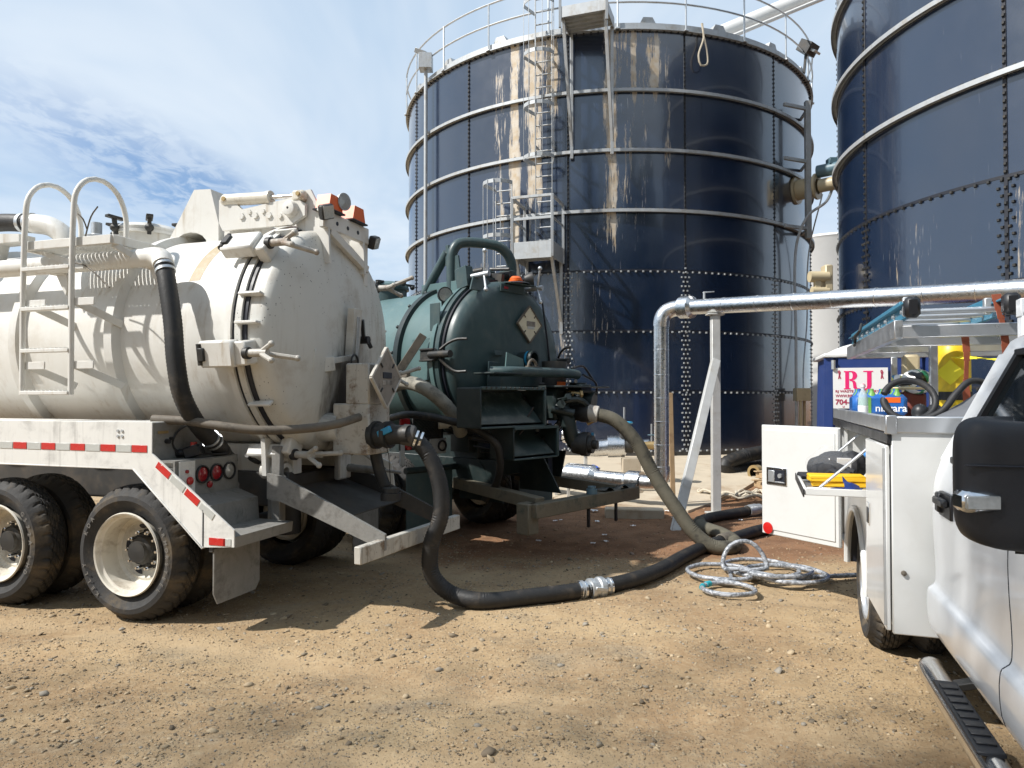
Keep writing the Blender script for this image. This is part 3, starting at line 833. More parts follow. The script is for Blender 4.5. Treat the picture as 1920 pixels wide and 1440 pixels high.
# ================================================================== aluminium clad pipework
gp = thing('gas_pipe', 'aluminium clad pipe rising from the ground and running right above the trucks', 'pipe')
PR = .112
a0 = V(2.52, 10.5, 3.02); a1 = V(5.28, 7.15, 2.78); a2 = a1 + (a1 - a0) * .9
part('elbow', MB().tube([(2.25, 10.6, 2.75), (2.26, 10.59, 2.86), (2.31, 10.58, 2.95), (2.40, 10.55, 3.0), a0], PR + .008, 20, smooth=.03), 'clad', gp)
vp = [(2.25, 10.6, .62), (2.25, 10.6, .95), (2.25, 10.6, 1.3), (2.25, 10.6, 1.65), (2.25, 10.6, 2.0), (2.25, 10.6, 2.38), (2.25, 10.6, 2.76)]
for p, q in zip(vp[:-1], vp[1:]): part('cladding_sleeve', MB().lathe([(0, PR - .004), (.004, PR + .004), (.02, PR + .004), (.024, PR), (np.linalg.norm(V(*q) - V(*p)) + .01, PR)], p, V(*q) - V(*p), 24), 'clad', gp)
dd = unit(a1 - a0); tot = np.linalg.norm(a2 - a0); k = 0; s_ = 0.22
while s_ < tot:
    ln = .52
    part('cladding_sleeve', MB().lathe([(0, PR - .004), (.003, PR + .004), (.022, PR + .004), (.026, PR), (ln + .01, PR)], a0 + dd * s_, dd, 24), 'clad', gp)
    s_ += ln
part('flange_cover', MB().lathe([(-.02, PR), (.0, PR + .03), (.02, PR + .055), (.20, PR + .055), (.24, PR)], a0, dd, 24), 'clad', gp)
part('drain_valve', MB().cyl(a0 + dd * .42 + V(0, 0, PR), a0 + dd * .42 + V(0, 0, PR + .09), .018, n=8).bar(a0 + dd * .42 + V(-.02, 0, PR + .09), a0 + dd * .42 + V(.14, -.02, PR + .1), .025, .015), 'steel', gp)
part('elbow', MB().tube([(2.25, 10.6, .64), (2.25, 10.6, .5), (2.2, 10.63, .41), (2.1, 10.7, .38), (1.98, 10.78, .38)], PR + .01, 20, smooth=.03), 'clad', gp)
g0 = V(1.98, 10.78, .38); g1 = V(.35, 12.1, .42); gd = unit(g1 - g0); gl = np.linalg.norm(g1 - g0)
prof = [(0, PR + .055), (.22, PR + .055), (.28, PR + .012), (.78, PR + .012), (.86, PR + .085), (1.34, PR + .085), (1.40, PR + .012), (gl + .6, PR + .012)]
for i in range(len(prof) - 1):
    if i % 2 == 0: part('cladding_sleeve', MB().lathe([(prof[i][0], .02), prof[i], prof[i + 1], (prof[i + 1][0], .02)], g0, gd, 24), 'clad', gp)
    else: part('cladding_cone', MB().lathe([prof[i], prof[i + 1]], g0, gd, 24), 'clad', gp)
for s_ in (.6, 1.35, 1.6): part('pipe_stand', MB().bar(g0 + gd * s_ + V(0, 0, -.36), g0 + gd * s_ + V(0, 0, -.1), .07, .05), 'galvpost', gp)

vpz = thing('valve_pipe', 'aluminium clad valve pipe with blue handwheel behind the tan hose', 'pipe')
part('cladding_bend', MB().tube([(1.0, 13.2, .98), (1.15, 13.1, .95), (1.25, 13.0, .82), (1.4, 12.95, .75), (1.7, 12.9, .76), (2.0, 12.85, .80)], .155, 18, smooth=.06), 'clad', vpz)
part('cladding_cap', MB().lathe([(0, .02), (0, .2), (.3, .2), (.34, .12), (.75, .12)], (1.75, 12.9, .78), (1, -.12, .03), 20), 'clad', vpz)
part('valve_body', MB().cyl((2.04, 12.8, .8), (2.04, 12.8, 1.12), .09, n=12).cyl((1.94, 12.82, .8), (2.2, 12.78, .8), .13, n=14), 'darksteel', vpz)
part('handwheel', MB().lathe([(0, .14), (.02, .16), (.04, .14), (.02, .12), (0, .14)], (2.04, 12.8, 1.2), (0, 0, 1), 20).bar((1.9, 12.8, 1.22), (2.18, 12.8, 1.22), .03, .02), 'blueplastic', vpz)
part('valve_stem', MB().cyl((2.04, 12.8, 1.1), (2.04, 12.8, 1.5), .018, n=8), 'steel', vpz)
part('outlet', MB().cyl((2.2, 12.78, .8), (2.75, 12.7, .82), .075, n=14).cyl((2.68, 12.71, .82), (2.80, 12.69, .82), .09, n=14), 'brass', vpz)
part('valve_stem', MB().cyl((2.52, 12.72, .85), (2.52, 12.72, 1.2), .016, n=8), 'steel', vpz)
part('lever', MB().bar((2.45, 12.73, 1.0), (2.72, 12.7, 1.0), .04, .02), 'motorblue', vpz)
part('stand', MB().box((2.15, 12.75, .33), (.32, .2, .5)), 'concrete', vpz)
part('stand', MB().bar((1.35, 12.95, .1), (1.35, 12.95, .65), .09, .06), 'galvpost', vpz)
solo('plastic_bag', MB().grid(lambda u, v: V(1.12 + .30 * u, 11.30 + .16 * v, .545 + .045 * math.sin(u * PI) * math.sin(v * PI) + .012 * math.sin(9 * u + 3 * v)), 10, 6).grid(lambda u, v: V(1.12 + .30 * u, 11.30 + .16 * v, .53), 2, 2), M('blue plastic bag', (.03, .10, .55), .35, var=.5, vs=18), 'small blue plastic bag lying on the metal ground pipe', 'bag')

ps = thing('pipe_support', 'pale galvanised post with slanting brace holding up the metal pipe', 'post')
pt = a0 + dd * .60
part('post', MB().bar((pt[0], pt[1], -.2), (pt[0], pt[1], pt[2] - PR - .02), .115, .115, up=(0, 1, 0)), 'galvpost', ps)
part('brace', MB().bar((2.06, 9.0, -.1), (pt[0] - .03, pt[1] - .12, 2.2), .115, .1, up=(0, 1, 0)), 'galvpost', ps)
part('saddle', MB().box((pt[0], pt[1], pt[2] - PR - .012), (.24, .16, .02)), 'galvpost', ps)
part('base_plate', MB().box((pt[0], pt[1], .03), (.26, .26, .03)), 'galvpost', ps)
solo('timber_stake', MB().bar((2.50, 10.95, 0), (2.46, 10.95, 1.75), .07, .05, up=(0, 1, 0)), 'wood', 'thin wooden stake standing behind the upright metal pipe', 'stake')

# ================================================================== portable toilet
tb = thing('portable_toilet', 'blue portable toilet with white roof and pink lettered sign', 'portable toilet', (4.58, 8.95, 0), -17)
def taper(x0, x1, y0, y1, z0, z1, k):
    cx_, cy_ = 0, 0
    f = lambda x, z: x * (1 - k * (z - z0) / (z1 - z0))
    b = [(f(x0, z0), f(y0, z0), z0), (f(x1, z0), f(y0, z0), z0), (f(x1, z0), f(y1, z0), z0), (f(x0, z0), f(y1, z0), z0)]
    t = [(f(x, z1), f(y, z1), z1) for x, y in ((x0, y0), (x1, y0), (x1, y1), (x0, y1))]
    return MB().add(b + t, [(3, 2, 1, 0), (4, 5, 6, 7), (0, 1, 5, 4), (1, 2, 6, 5), (2, 3, 7, 6), (3, 0, 4, 7)])
part('wall', taper(-.62, .62, -.55, .55, .08, 2.22, .07), 'bluewall', tb)
part('door_frame', taper(-.50, .46, -.60, -.50, .1, 2.16, .06), 'bluewall', tb)
part('corner_post', taper(-.66, -.56, -.585, -.5, .06, 2.18, .06), 'bluewall', tb)
part('corner_post', taper(.50, .68, -.62, -.5, .06, 2.18, .06), 'bluewall', tb)
part('roof', MB().grid(lambda u, v: V((u - .5) * 1.26, (v - .5) * 1.16, 2.18 + .20 * (1 - abs(2 * u - 1) ** 2.4) * (1 - abs(2 * v - 1) ** 3)), 14, 10).box((0, 0, 2.19), (1.27, 1.17, .05), None, .02), 'whiteplastic', tb)
part('hinge', MB().cyl((-.53, -.60, 2.02), (-.53, -.60, 2.13), .025, n=8), 'steel', tb)
part('base', MB().box((0, 0, .06), (1.3, 1.2, .12)), 'black', tb)
for x in (.2, .42): part('door_rib', taper(x - .02, x + .02, -.615, -.59, .2, 2.05, .06), 'bluewall', tb)
SO = V(-.535, -.590, 1.545)   # sign's lower left corner
sg = part('sign', MB().box(SO + V(.30, 0, .245), (.60, .006, .49), None, .001), 'print_white', tb)
su, sv = V(1, 0, 0), V(0, 0, 1)
SF = SO + V(0, -.0035, 0)
def letter(polys, mat, nm='letter'):
    mb = MB()
    for p in polys: mb.prism([(x * .8, z * .83) for x, z in p], SF, su, sv, .002)
    part(nm, mb, mat, sg)
def Q(pts, ox, oz, s): return [(ox + x * s, oz + z * s) for x, z in pts]
# R : slab serif capital with a bowl and a kicked leg
S0 = .265
R1 = Q([(0, 0), (.34, 0), (.34, .06), (.27, .06), (.27, .94), (.34, .94), (.34, 1), (0, 1), (0, .94), (.07, .94), (.07, .06), (0, .06)], .15, .28, S0)
bowl = [(.29, 1.0)] + [(.42 + .27 * math.cos(t), .75 + .25 * math.sin(t)) for t in np.linspace(PI / 2, -PI / 2, 12)] + [(.29, .50), (.29, .56), (.36, .56)] + [(.36 + .10 * math.cos(t), .75 + .19 * math.sin(t)) for t in np.linspace(-PI / 2, PI / 2, 10)] + [(.29, .94)]
leg = [(.30, .50), (.42, .50), (.56, .46), (.63, .36), (.66, .12), (.72, .05), (.80, .08), (.80, .03), (.70, -.02), (.56, .0), (.49, .08), (.46, .34), (.42, .44), (.30, .46)]
letter([R1, Q(bowl, .15, .28, S0), Q(leg, .15, .28, S0)], 'pink')
J = [(.12, .94), (.12, 1), (.62, 1), (.62, .94), (.54, .94), (.54, .22), (.50, .08), (.40, -.01), (.26, -.04), (.10, .0), (.0, .12), (.02, .26), (.12, .31), (.22, .26), (.23, .15), (.17, .08), (.22, .04), (.29, .08), (.31, .2), (.31, .94)]
letter([Q(J, .385, .28, S0)], 'pink')
for ox, fl in ((.085, 1), (.665, 1)):
    for pp in ([(-.012, .0), (.0, .0), (.02, .075), (.012, .09), (.0, .082)], [(.012, 0), (.024, 0), (-.004, .085), (-.014, .09), (-.012, .075)], [(-.014, .088), (.014, .088), (.008, .1), (-.008, .1)]):
        letter([[(ox + x * 1.25, .43 + z * 1.25) for x, z in pp]], 'maroon', 'ribbon')
for txt, x, z, sz, w in (('RJ WASTE & RECOVERY, I', .03, .235, .045, .64), ('WWW.RJREC', .035, .165, .052, .30), ('704-3', .03, .06, .10, .25), ('LI', .13, .015, .035, None)):
    part('lettering', text_mb(txt, sz * .86, SF + su * x * .8 + sv * z * .83, su, sv, .002, sz * .03, width=w and w * .8), 'maroon', sg, kind='stuff')

# ================================================================== things lying about the tanks
bh = MB().tube([(6.3, 14.9, .62), (5.4, 14.4, .60), (4.5, 13.9, .50), (4.15, 13.75, .36), (4.25, 13.8, .24), (4.9, 14.3, .27), (5.8, 15.0, .30)], .135, 12, smooth=.035, corr=.006)
solo('suction_hose', bh, 'hose', 'thick ribbed black hose bent double on the concrete by the tank', 'hose')
bh2 = MB().tube([(4.62, 13.35, .26), (5.0, 13.6, .27), (5.5, 14.2, .30), (6.1, 14.6, .32)], .12, 14, smooth=.035, corr=.005, caps=False)
h2 = solo('suction_hose', bh2, 'hose', 'thick black hose with open brass end facing the camera', 'hose')
part('coupling', MB().lathe([(0, .09), (0, .145), (.13, .145), (.13, .125)], (4.55, 13.29, .26), (.85, .55, 0), 16), 'brass', h2)
for i, (x, y, rz, lb) in enumerate([(5.0, 12.55, 12, 'broken wooden pallet beside the open service door, upper one'), (4.75, 12.0, 5, 'broken wooden pallet beside the open service door, lower one')]):
    p = thing('pallet', lb, 'pallet', (x, y, .10 if i else .2), rz, 'pallets')
    for k in range(4): part('deck_board', MB().box((0, -.4 + .27 * k, .13), (1.0, .11, .02)), 'wood', p)
    for q in (-.42, 0, .42): part('stringer', MB().box((q, 0, .06), (.06, .95, .1)), 'wood', p)
rp = []
for k in range(120):
    t = k * .42
    rp.append((3.85 + .55 * math.sin(t * .37) + .16 * math.cos(t), 11.55 + .28 * math.cos(t * .53) + .12 * math.sin(t * 1.1), .075 + .025 * (k % 3) + .01 * math.sin(t)))
solo('rope_pile', MB().tube(rp, .022, 6, smooth=.05), 'rope', 'tangled pale rope heaped on the dirt behind the galvanised post', 'rope')
for i in range(22):
    x, y = rng.uniform(.2, 3.2), rng.uniform(7.9, 10.6)
    s = rng.uniform(.02, .055)
    mb = MB().grid(lambda u, v: V((u - .5) * s * 2.2, (v - .5) * s * 1.5, .012 + .4 * s * abs(math.sin(5 * u + 4 * v + i))), 4, 4)
    o = solo('paper_scrap', mb, 'paper', 'small torn white paper scrap on the red dirt', 'litter', 'paper scraps on the dirt', loc=(x, y, float(gh(x, y)) + .005), rz=rng.uniform(0, 360))

# far wood behind the photographer, mirrored in the tanks
def wood():
    k = 9000
    a = rng.uniform(-1.95, .12, k)
    rr = rng.uniform(34, 44, k)
    top = 20.0 + 3.5 * np.sin(a * 9) + 2.0 * np.sin(a * 23 + 1) + 1.5 * np.sin(a * 51)
    z = top * rng.random(k) ** .7
    P0 = np.stack([rr * np.cos(a), rr * np.sin(a), z], -1)
    q = rng.normal(0, .95, (k, 4, 3)); P = P0[:, None] + q
    mb = MB(); mb.v = [tuple(p) for p in P.reshape(-1, 3)]; mb.f = [(4 * i, 4 * i + 1, 4 * i + 2, 4 * i + 3) for i in range(k)]
    me = mb.mesh('wood', M('far foliage', (.045, .07, .025), .8, var=.4, vs=.4))
    o = link('wood', me); o['kind'] = 'stuff'; o['label'] = 'far wood mirrored dimly in the blue tanks'
wood()

# unseen trees added on the left, placed to shade the near ground and cab
def shade_tree(x, y, zc, rad, label, seed, leaves=7200, size=.030):
    r = np.random.default_rng(seed)
    t = thing('tree', label, 'tree', (x, y, 0))
    mb = MB().tube([(0, 0, -.1), (.05, .02, 1.5), (-.05, .05, 3.2), (.1, 0, 5.0), (.0, .1, zc + .5)], .2, 10, smooth=.4, rf=lambda q: 1.25 - q)
    for k in range(9):
        a = k * 2.4; z0 = 3.2 + .35 * k
        mb.tube([(0, 0, z0), (.9 * math.cos(a), .9 * math.sin(a), z0 + .9), (2.0 * math.cos(a), 2.0 * math.sin(a), z0 + 1.7)], .07, 6, smooth=.3, rf=lambda q: 1.2 - q)
    part('trunk', mb, 'wood', t)
    k = leaves
    c = r.normal(0, 1, (k, 3)); c /= np.linalg.norm(c, axis=1)[:, None]
    edge = 1 + .10 * np.sin(5 * np.arctan2(c[:, 1], c[:, 0]) + seed) + .06 * np.sin(11 * np.arctan2(c[:, 1], c[:, 0]))
    P0 = c * (r.random(k) ** .42 * edge)[:, None] * np.array(rad) + np.array([0, 0, zc])
    a = r.normal(0, 1, (k, 3)); a /= np.linalg.norm(a, axis=1)[:, None]
    b = np.cross(a, r.normal(0, 1, (k, 3))); b /= np.linalg.norm(b, axis=1)[:, None]
    s = r.uniform(size * .75, size * 1.35, (k, 1))
    P = np.stack([P0 - a * s * 1.5, P0 + b * s * .8, P0 + a * s * 1.5, P0 - b * s * .8], 1)
    lf = MB(); lf.v = [tuple(p) for p in P.reshape(-1, 3)]; lf.f = [(4 * i, 4 * i + 1, 4 * i + 2, 4 * i + 3) for i in range(k)]
    part('crown', lf, LEAF, t)
LEAF = M('green leaves', (.05, .085, .025), .6, var=.35, vs=3)
shade_tree(-8.4, -1.35, 10.0, (3.3, 2.9, 1.9), 'unseen tree added for shade left of the camera, middle one of three', 1)
shade_tree(-5.2, -1.85, 10.0, (3.0, 2.7, 1.9), 'unseen tree added for shade left of the camera, nearest to the service truck', 2, 13000, .036)
shade_tree(-12.4, -1.3, 10.0, (3.2, 2.8, 1.9), 'unseen tree added for shade left of the camera, farthest to the left', 3)
# ================================================================== wheels
def tyre_mesh(R, w, rim, mat='tyre', nA=176):
    half = []
    prof = [(.10, rim), (.05, rim + .012), (.03, rim + (R - rim) * .25), (-.005, rim + (R - rim) * .5), (.0, rim + (R - rim) * .66), (.035, R - .045), (.06, R - .022)]
    prof = [(a * w / .28, r) for a, r in prof]
    nT = 22; t0, t1 = .075 * w / .28, w - .075 * w / .28
    tread = [(t0 + (t1 - t0) * i / nT, R) for i in range(nT + 1)]
    full = prof + tread + [(w - a, r) for a, r in prof[::-1]]
    nP = len(full); vs = []; base = len(prof)
    for i in range(nA):
        t = 2 * PI * i / nA
        for j, (y, r) in enumerate(full):
            if base <= j < base + nT + 1:
                q = j - base; fr = abs(q / nT - .5) * 2
                r = r - .008 * fr ** 3
                rib = q // 5
                if q % 5 == 0 and 0 < q < nT: r -= .016
                elif (i + rib * 2 + (q % 5 > 2)) % 5 == 0: r -= .015
            elif j == base - 1 or j == base + nT + 1:
                if i % 5 == 0: r -= .018
            vs.append((r * math.cos(t), y, r * math.sin(t)))
    fs = []
    for i in range(nA):
        i2 = (i + 1) % nA
        for j in range(nP - 1):
            fs.append((i * nP + j, i * nP + j + 1, i2 * nP + j + 1, i2 * nP + j))
    # flatten where it meets the ground
    vs = [(x * (1 + .03 * max(0, (-z - R + .05) / .05)), y, max(z, -R + .012)) for x, y, z in vs]
    return MB().add(vs, fs).mesh('tyre', mat, 32)

def arc_text(txt, r, a_mid, size, y, step, flip=False):
    """letters round a wheel centre in the local x-z plane, facing -y"""
    mb = MB(); n = len(txt)
    for i, ch in enumerate(txt):
        if ch == ' ': continue
        a = math.radians(a_mid) - (i - (n - 1) / 2) * step * (-1 if flip else 1)
        rad = V(math.cos(a), 0, math.sin(a)); tang = V(math.sin(a), 0, -math.cos(a))
        u, v = (-tang, -rad) if flip else (tang, rad)
        t = text_mb(ch, size, rad * r + V(0, y, 0) - u * size * .3, u, v, 0, size * .025)
        mb.add(t.v, t.f)
    return mb

RW = .515
t_me = tyre_mesh(RW, .28, .293)
outer_rim = MB().lathe([(.012, .315), (.0, .308), (.006, .296), (.03, .290), (.04, .272), (.17, .262), (.185, .235), (.178, .215), (.205, .20), (.225, .155), (.225, .10), (.21, .05)], (0, 0, 0), (0, 1, 0), 64).mesh('rim', 'rim')
hub_me = MB().lathe([(.225, .155), (.205, .145), (.20, .115), (.14, .105), (.125, .085), (.10, .08), (.095, .0)], (0, 0, 0), (0, 1, 0), 32).mesh('hub', 'darksteel')
lug = MB()
for k in range(10):
    a = 2 * PI * k / 10; c_ = V(.142 * math.cos(a), 0, .142 * math.sin(a))
    lug.cyl(c_ + V(0, .205, 0), c_ + V(0, .16, 0), .016, n=6).cyl(c_ + V(0, .17, 0), c_ + V(0, .14, 0), .010, n=6)
lug_me = lug.mesh('lug_nuts', 'chrome')
hole_me = MB().ball((0, 0, 0), .034, 10, 6, (1.25, .15, .8)).mesh('hand_hole', 'gasket')
def truck_wheel(parent, x, y, z, outward, dress=True, letters=None):
    s = -1 if outward < 0 else 1
    rz = 0 if s < 0 else PI
    w = link('wheel', outer_rim, parent, (x, y, z), (0, 0, rz))
    link('tyre', t_me, w)
    if dress:
        link('hub', hub_me, w)
        o = link('lug_nuts', lug_me, w); o['kind'] = 'stuff'
        for k in range(5):
            a = 2 * PI * k / 5 + .5
            link('hand_hole', hole_me, w, (.192 * math.cos(a), .205, .192 * math.sin(a)), (0, -a + PI / 2, 0))
    if letters:
        for txt, am, st, sz in letters:
            part('sidewall_lettering', arc_text(txt, .385, am, sz, -.009, st), 'letter', w, kind='stuff')
    return w

# ================================================================== white vacuum truck
WT = thing('vacuum_truck', 'white vacuum tanker truck with round rear door and side ladder', 'truck', (-2.89, 5.28, 0), -18)
TY, TZ = 1.22, 2.17
TC = V(0, TY, TZ)
truck_wheel(WT, 0, 0, RW - .012, -1, True, [('KELLY   KDA', 186, .155, .047), ('ARMORSTEEL', -2, .135, .043)])
truck_wheel(WT, -1.346, 0, RW - .012, -1, True, [('G572A LHD', 5, .15, .05)])
for x in (0, -1.346):
    truck_wheel(WT, x, .33, RW - .012, -1, False)
    truck_wheel(WT, x, 2.44, RW - .012, 1, True)
    truck_wheel(WT, x, 2.11, RW - .012, 1, False)
    part('axle', MB().cyl((x, .3, .5), (x, 2.14, .5), .075, n=12).ball((x, 1.22, .5), .2, 14, 10).cyl((x + .12, .62, .35), (x + .12, .62, .66), .14, n=16).cyl((x + .12, 1.8, .35), (x + .12, 1.8, .66), .14, n=16), 'frame', WT)
for y in (.78, 1.66): part('frame_rail', MB().box((-1.7, y, .93), (5.2, .09, .28), None, .01), 'frame', WT)
for x in (-.7, .75): part('cross_member', MB().box((x, 1.22, .93), (.1, .8, .2)), 'frame', WT)

# tank
part('tank_shell', MB().lathe([(-4.4, .01), (-4.35, .5), (-4.2, .82), (-4.0, .93), (.55, .93), (.552, .952), (.70, .952), (.70, .93)], TC, (1, 0, 0), 120), 'cream', WT)
for x in (-.45, -1.5, -2.55, -3.6):
    part('tank_rib', MB().lathe([(x - .075, .925), (x - .04, .99), (x + .04, .99), (x + .075, .925)], TC, (1, 0, 0), 120), 'cream', WT)
part('worn_band', MB().lathe([(.20, .9312), (.31, .9312)], TC, (1, 0, 0), 50, math.radians(28), math.radians(115)), M('worn tan band', (.40, .32, .20), .6, var=.15, vs=14, dirt=(.62, .58, .5), damt=.7, ds=12), WT)
part('tank_flange', MB().lathe([(.69, .94), (.69, .995), (.75, 1.0), (.752, .93)], TC, (1, 0, 0), 120), 'cream', WT)
door = part('rear_door', MB().lathe([(.775, .94), (.775, .985), (.83, .985), (.83, .953), (.97, .950), (1.005, .935), (1.035, .90), (1.06, .84), (1.10, .66), (1.135, .45), (1.155, .22), (1.16, .0)], TC, (1, 0, 0), 120), 'dome', WT)
part('gasket', MB().lathe([(.748, .93), (.75, .978), (.777, .978), (.78, .93)], TC, (1, 0, 0), 96), 'gasket', WT)
part('gasket', MB().lathe([(.828, .95), (.83, .966), (.868, .966), (.870, .94)], TC, (1, 0, 0), 96), 'gasket', door)
part('tank_saddle', MB().box((-1.6, .86, 1.17), (5.0, .12, .24)).box((-1.6, 1.58, 1.17), (5.0, .12, .24)), 'cream', WT)

def ring_pt(a, r, x): return V(x, TY + r * math.cos(a), TZ + r * math.sin(a))
def door_clamp(parent, ang, C=TC, r=1.0, x0=.72, mat='cream', hm='rustwhite', scale=1.0, twist=0.0):
    a = math.radians(ang); e = V(0, math.cos(a), math.sin(a)); t = V(0, -math.sin(a), math.cos(a)); X = V(1, 0, 0)
    R = np.array([X, t, e]).T
    P = lambda x, q, h: C + X * (x0 + x * scale) + t * q * scale + e * (r + h * scale)
    cl = part('door_clamp', MB().box(P(-.02, 0, .06), (.30 * scale, .20 * scale, .11 * scale), R, .015).box(P(.17, 0, .0), (.10 * scale, .18 * scale, .16 * scale), R, .012), mat, parent)
    part('pivot', MB().cyl(P(-.16, -.08, .10), P(-.16, .08, .10), .028 * scale, n=10).box(P(-.14, 0, .09), (.06 * scale, .10 * scale, .09 * scale), R), 'darksteel', cl)
    part('screw', MB().cyl(P(.20, 0, .06), P(.24, 0, .06), .045 * scale, n=14), 'darksteel', cl)
    hb = MB().cyl(P(.23, 0, .06), P(.40, 0, .06), .030 * scale, n=12)
    for k in range(3):
        q = math.radians(twist + 120 * k); dirv = X * .95 + (t * math.cos(q) + e * math.sin(q)) * .55
        a_ = P(.33, 0, .06); b_ = a_ + unit(dirv) * (.17, .13, .27)[k] * scale
        hb.cyl(a_, b_, .019 * scale, n=8).ball(b_, .024 * scale, 8, 6)
    part('tee_handle', hb, hm, cl)
    return cl
for k, ang in enumerate((139, 189, 244, 292, 345, 34)): door_clamp(WT, ang, twist=20 + 35 * k)
for ang in (121, 163, 176, 213, 230, 262, 313, 330, 10):
    a = math.radians(ang); e = V(0, math.cos(a), math.sin(a)); t = V(0, -math.sin(a), math.cos(a))
    part('door_tab', MB().box(TC + e * .985 + V(.89, 0, 0), (.20, .022, .06), np.array([V(1, 0, 0), t, e]).T), 'cream', door)

# brackets in the middle of the door
part('doubler_plate', MB().box((1.075, .86, 1.95), (.02, .26, .24), rotm(0, 8, 20)), 'dome', door)
part('latch_arm', MB().bar((1.09, .86, 1.96), (1.25, 1.15, 2.02), .05, .05).bar((1.08, .84, 1.94), (1.18, .96, 1.96), .03, .12), 'dome', door)
part('pull_ring', MB().tube([V(1.27, 1.13 + .055 * math.cos(t), 1.98 + .06 * math.sin(t)) for t in np.linspace(0, 2 * PI, 20)], .009, 6), 'darksteel', door)
part('sight_channel', MB().box((1.24, 1.20, 2.22), (.02, .12, .44), rotm(0, 4, 0)).box((1.215, 1.145, 2.22), (.07, .014, .44), rotm(0, 4, 0)).box((1.215, 1.255, 2.22), (.07, .014, .44), rotm(0, 4, 0)), 'dome', door)
part('sight_glass', MB().box((1.253, 1.20, 2.2), (.01, .045, .34), rotm(0, 4, 0)), 'clearlamp', door)
part('valve_lever', MB().bar((1.2, 1.40, 2.20), (1.22, 1.34, 2.36), .03, .045).cyl((1.1, 1.42, 2.19), (1.24, 1.42, 2.19), .035, n=10).bar((1.22, 1.42, 2.2), (1.24, 1.46, 2.12), .03, .03), 'black', door)
for y0, z0, z1 in ((.97, 2.52, 2.78), (.975, 2.28, 2.5)):
    part('tape_strip', MB().box((1.092, y0, (z0 + z1) / 2), (.004, .07, z1 - z0), rotm(0, -12, 12), .0005), 'whiteplastic', door)

# discharge box, placard, coupling
bx = part('discharge_box', MB().box((1.34, 1.13, 1.42), (.34, .36, .42), None, .012).box((1.40, 1.13, 1.79), (.22, .36, .34), None, .012), 'boxwhite', WT)
part('outlet_stub', MB().cyl((.95, .98, 1.43), (1.2, 1.02, 1.43), .12, n=20), 'dome', WT)
part('drain_spout', MB().tube([(1.42, 1.2, 1.25), (1.46, 1.22, 1.05), (1.5, 1.24, .93)], .05, 12, smooth=.05, caps=False), 'darksteel', WT)
pl = part('placard', MB().box((1.60, 1.06, 1.84), (.03, .35, .35), rotm(45, 0, 0), .004), 'placard', WT)
part('placard_rim', MB().bar((1.605, 1.06, 2.09), (1.605, 1.31, 1.84), .03, .02).bar((1.605, 1.31, 1.84), (1.605, 1.06, 1.59), .03, .02).bar((1.605, 1.06, 1.59), (1.605, .81, 1.84), .03, .02).bar((1.605, .81, 1.84), (1.605, 1.06, 2.09), .03, .02), 'rustwhite', pl)
part('placard_slot', MB().box((1.617, 1.06, 1.86), (.006, .15, .05), None, .001), 'gasket', pl)
part('placard_slot', MB().box((1.617, 1.06, 1.80), (.005, .16, .035), None, .001), 'dome', pl)
for dy, dz in ((.1, .1), (-.1, .1), (.1, -.1), (-.1, -.1)): part('placard_clip', MB().box((1.62, 1.06 + dy, 1.84 + dz), (.01, .045, .014), rotm(45 if dy * dz > 0 else -45, 0, 0)), 'darksteel', pl)
part('placard_stay', MB().bar((1.5, 1.1, 1.8), (1.59, 1.06, 1.8), .06, .06), 'rustwhite', pl)
cp = part('coupling', MB().lathe([(0, .05), (0, .115), (.05, .115), (.05, .095), (.13, .095), (.13, .11), (.17, .11), (.17, .085), (.27, .075), (.36, .072)], (1.5, 1.04, 1.37), (1, -.13, .04), 24), 'darksteel', WT)
part('cam_lever', MB().bar((1.60, .94, 1.38), (1.72, .92, 1.43), .03, .05), 'blueplastic', cp)
part('cam_lever', MB().bar((1.60, 1.15, 1.38), (1.72, 1.15, 1.42), .03, .05), 'steel', cp)
part('hanging_cap', MB().lathe([(0, .01), (0, .085), (.06, .085), (.06, .07), (.1, .07), (.1, .01)], (1.62, 1.12, .83), (0, 0, 1), 20).tube([(1.62, 1.12, .92), (1.6, 1.12, 1.2), (1.58, 1.1, 1.3)], .004, 5), 'darksteel', WT)

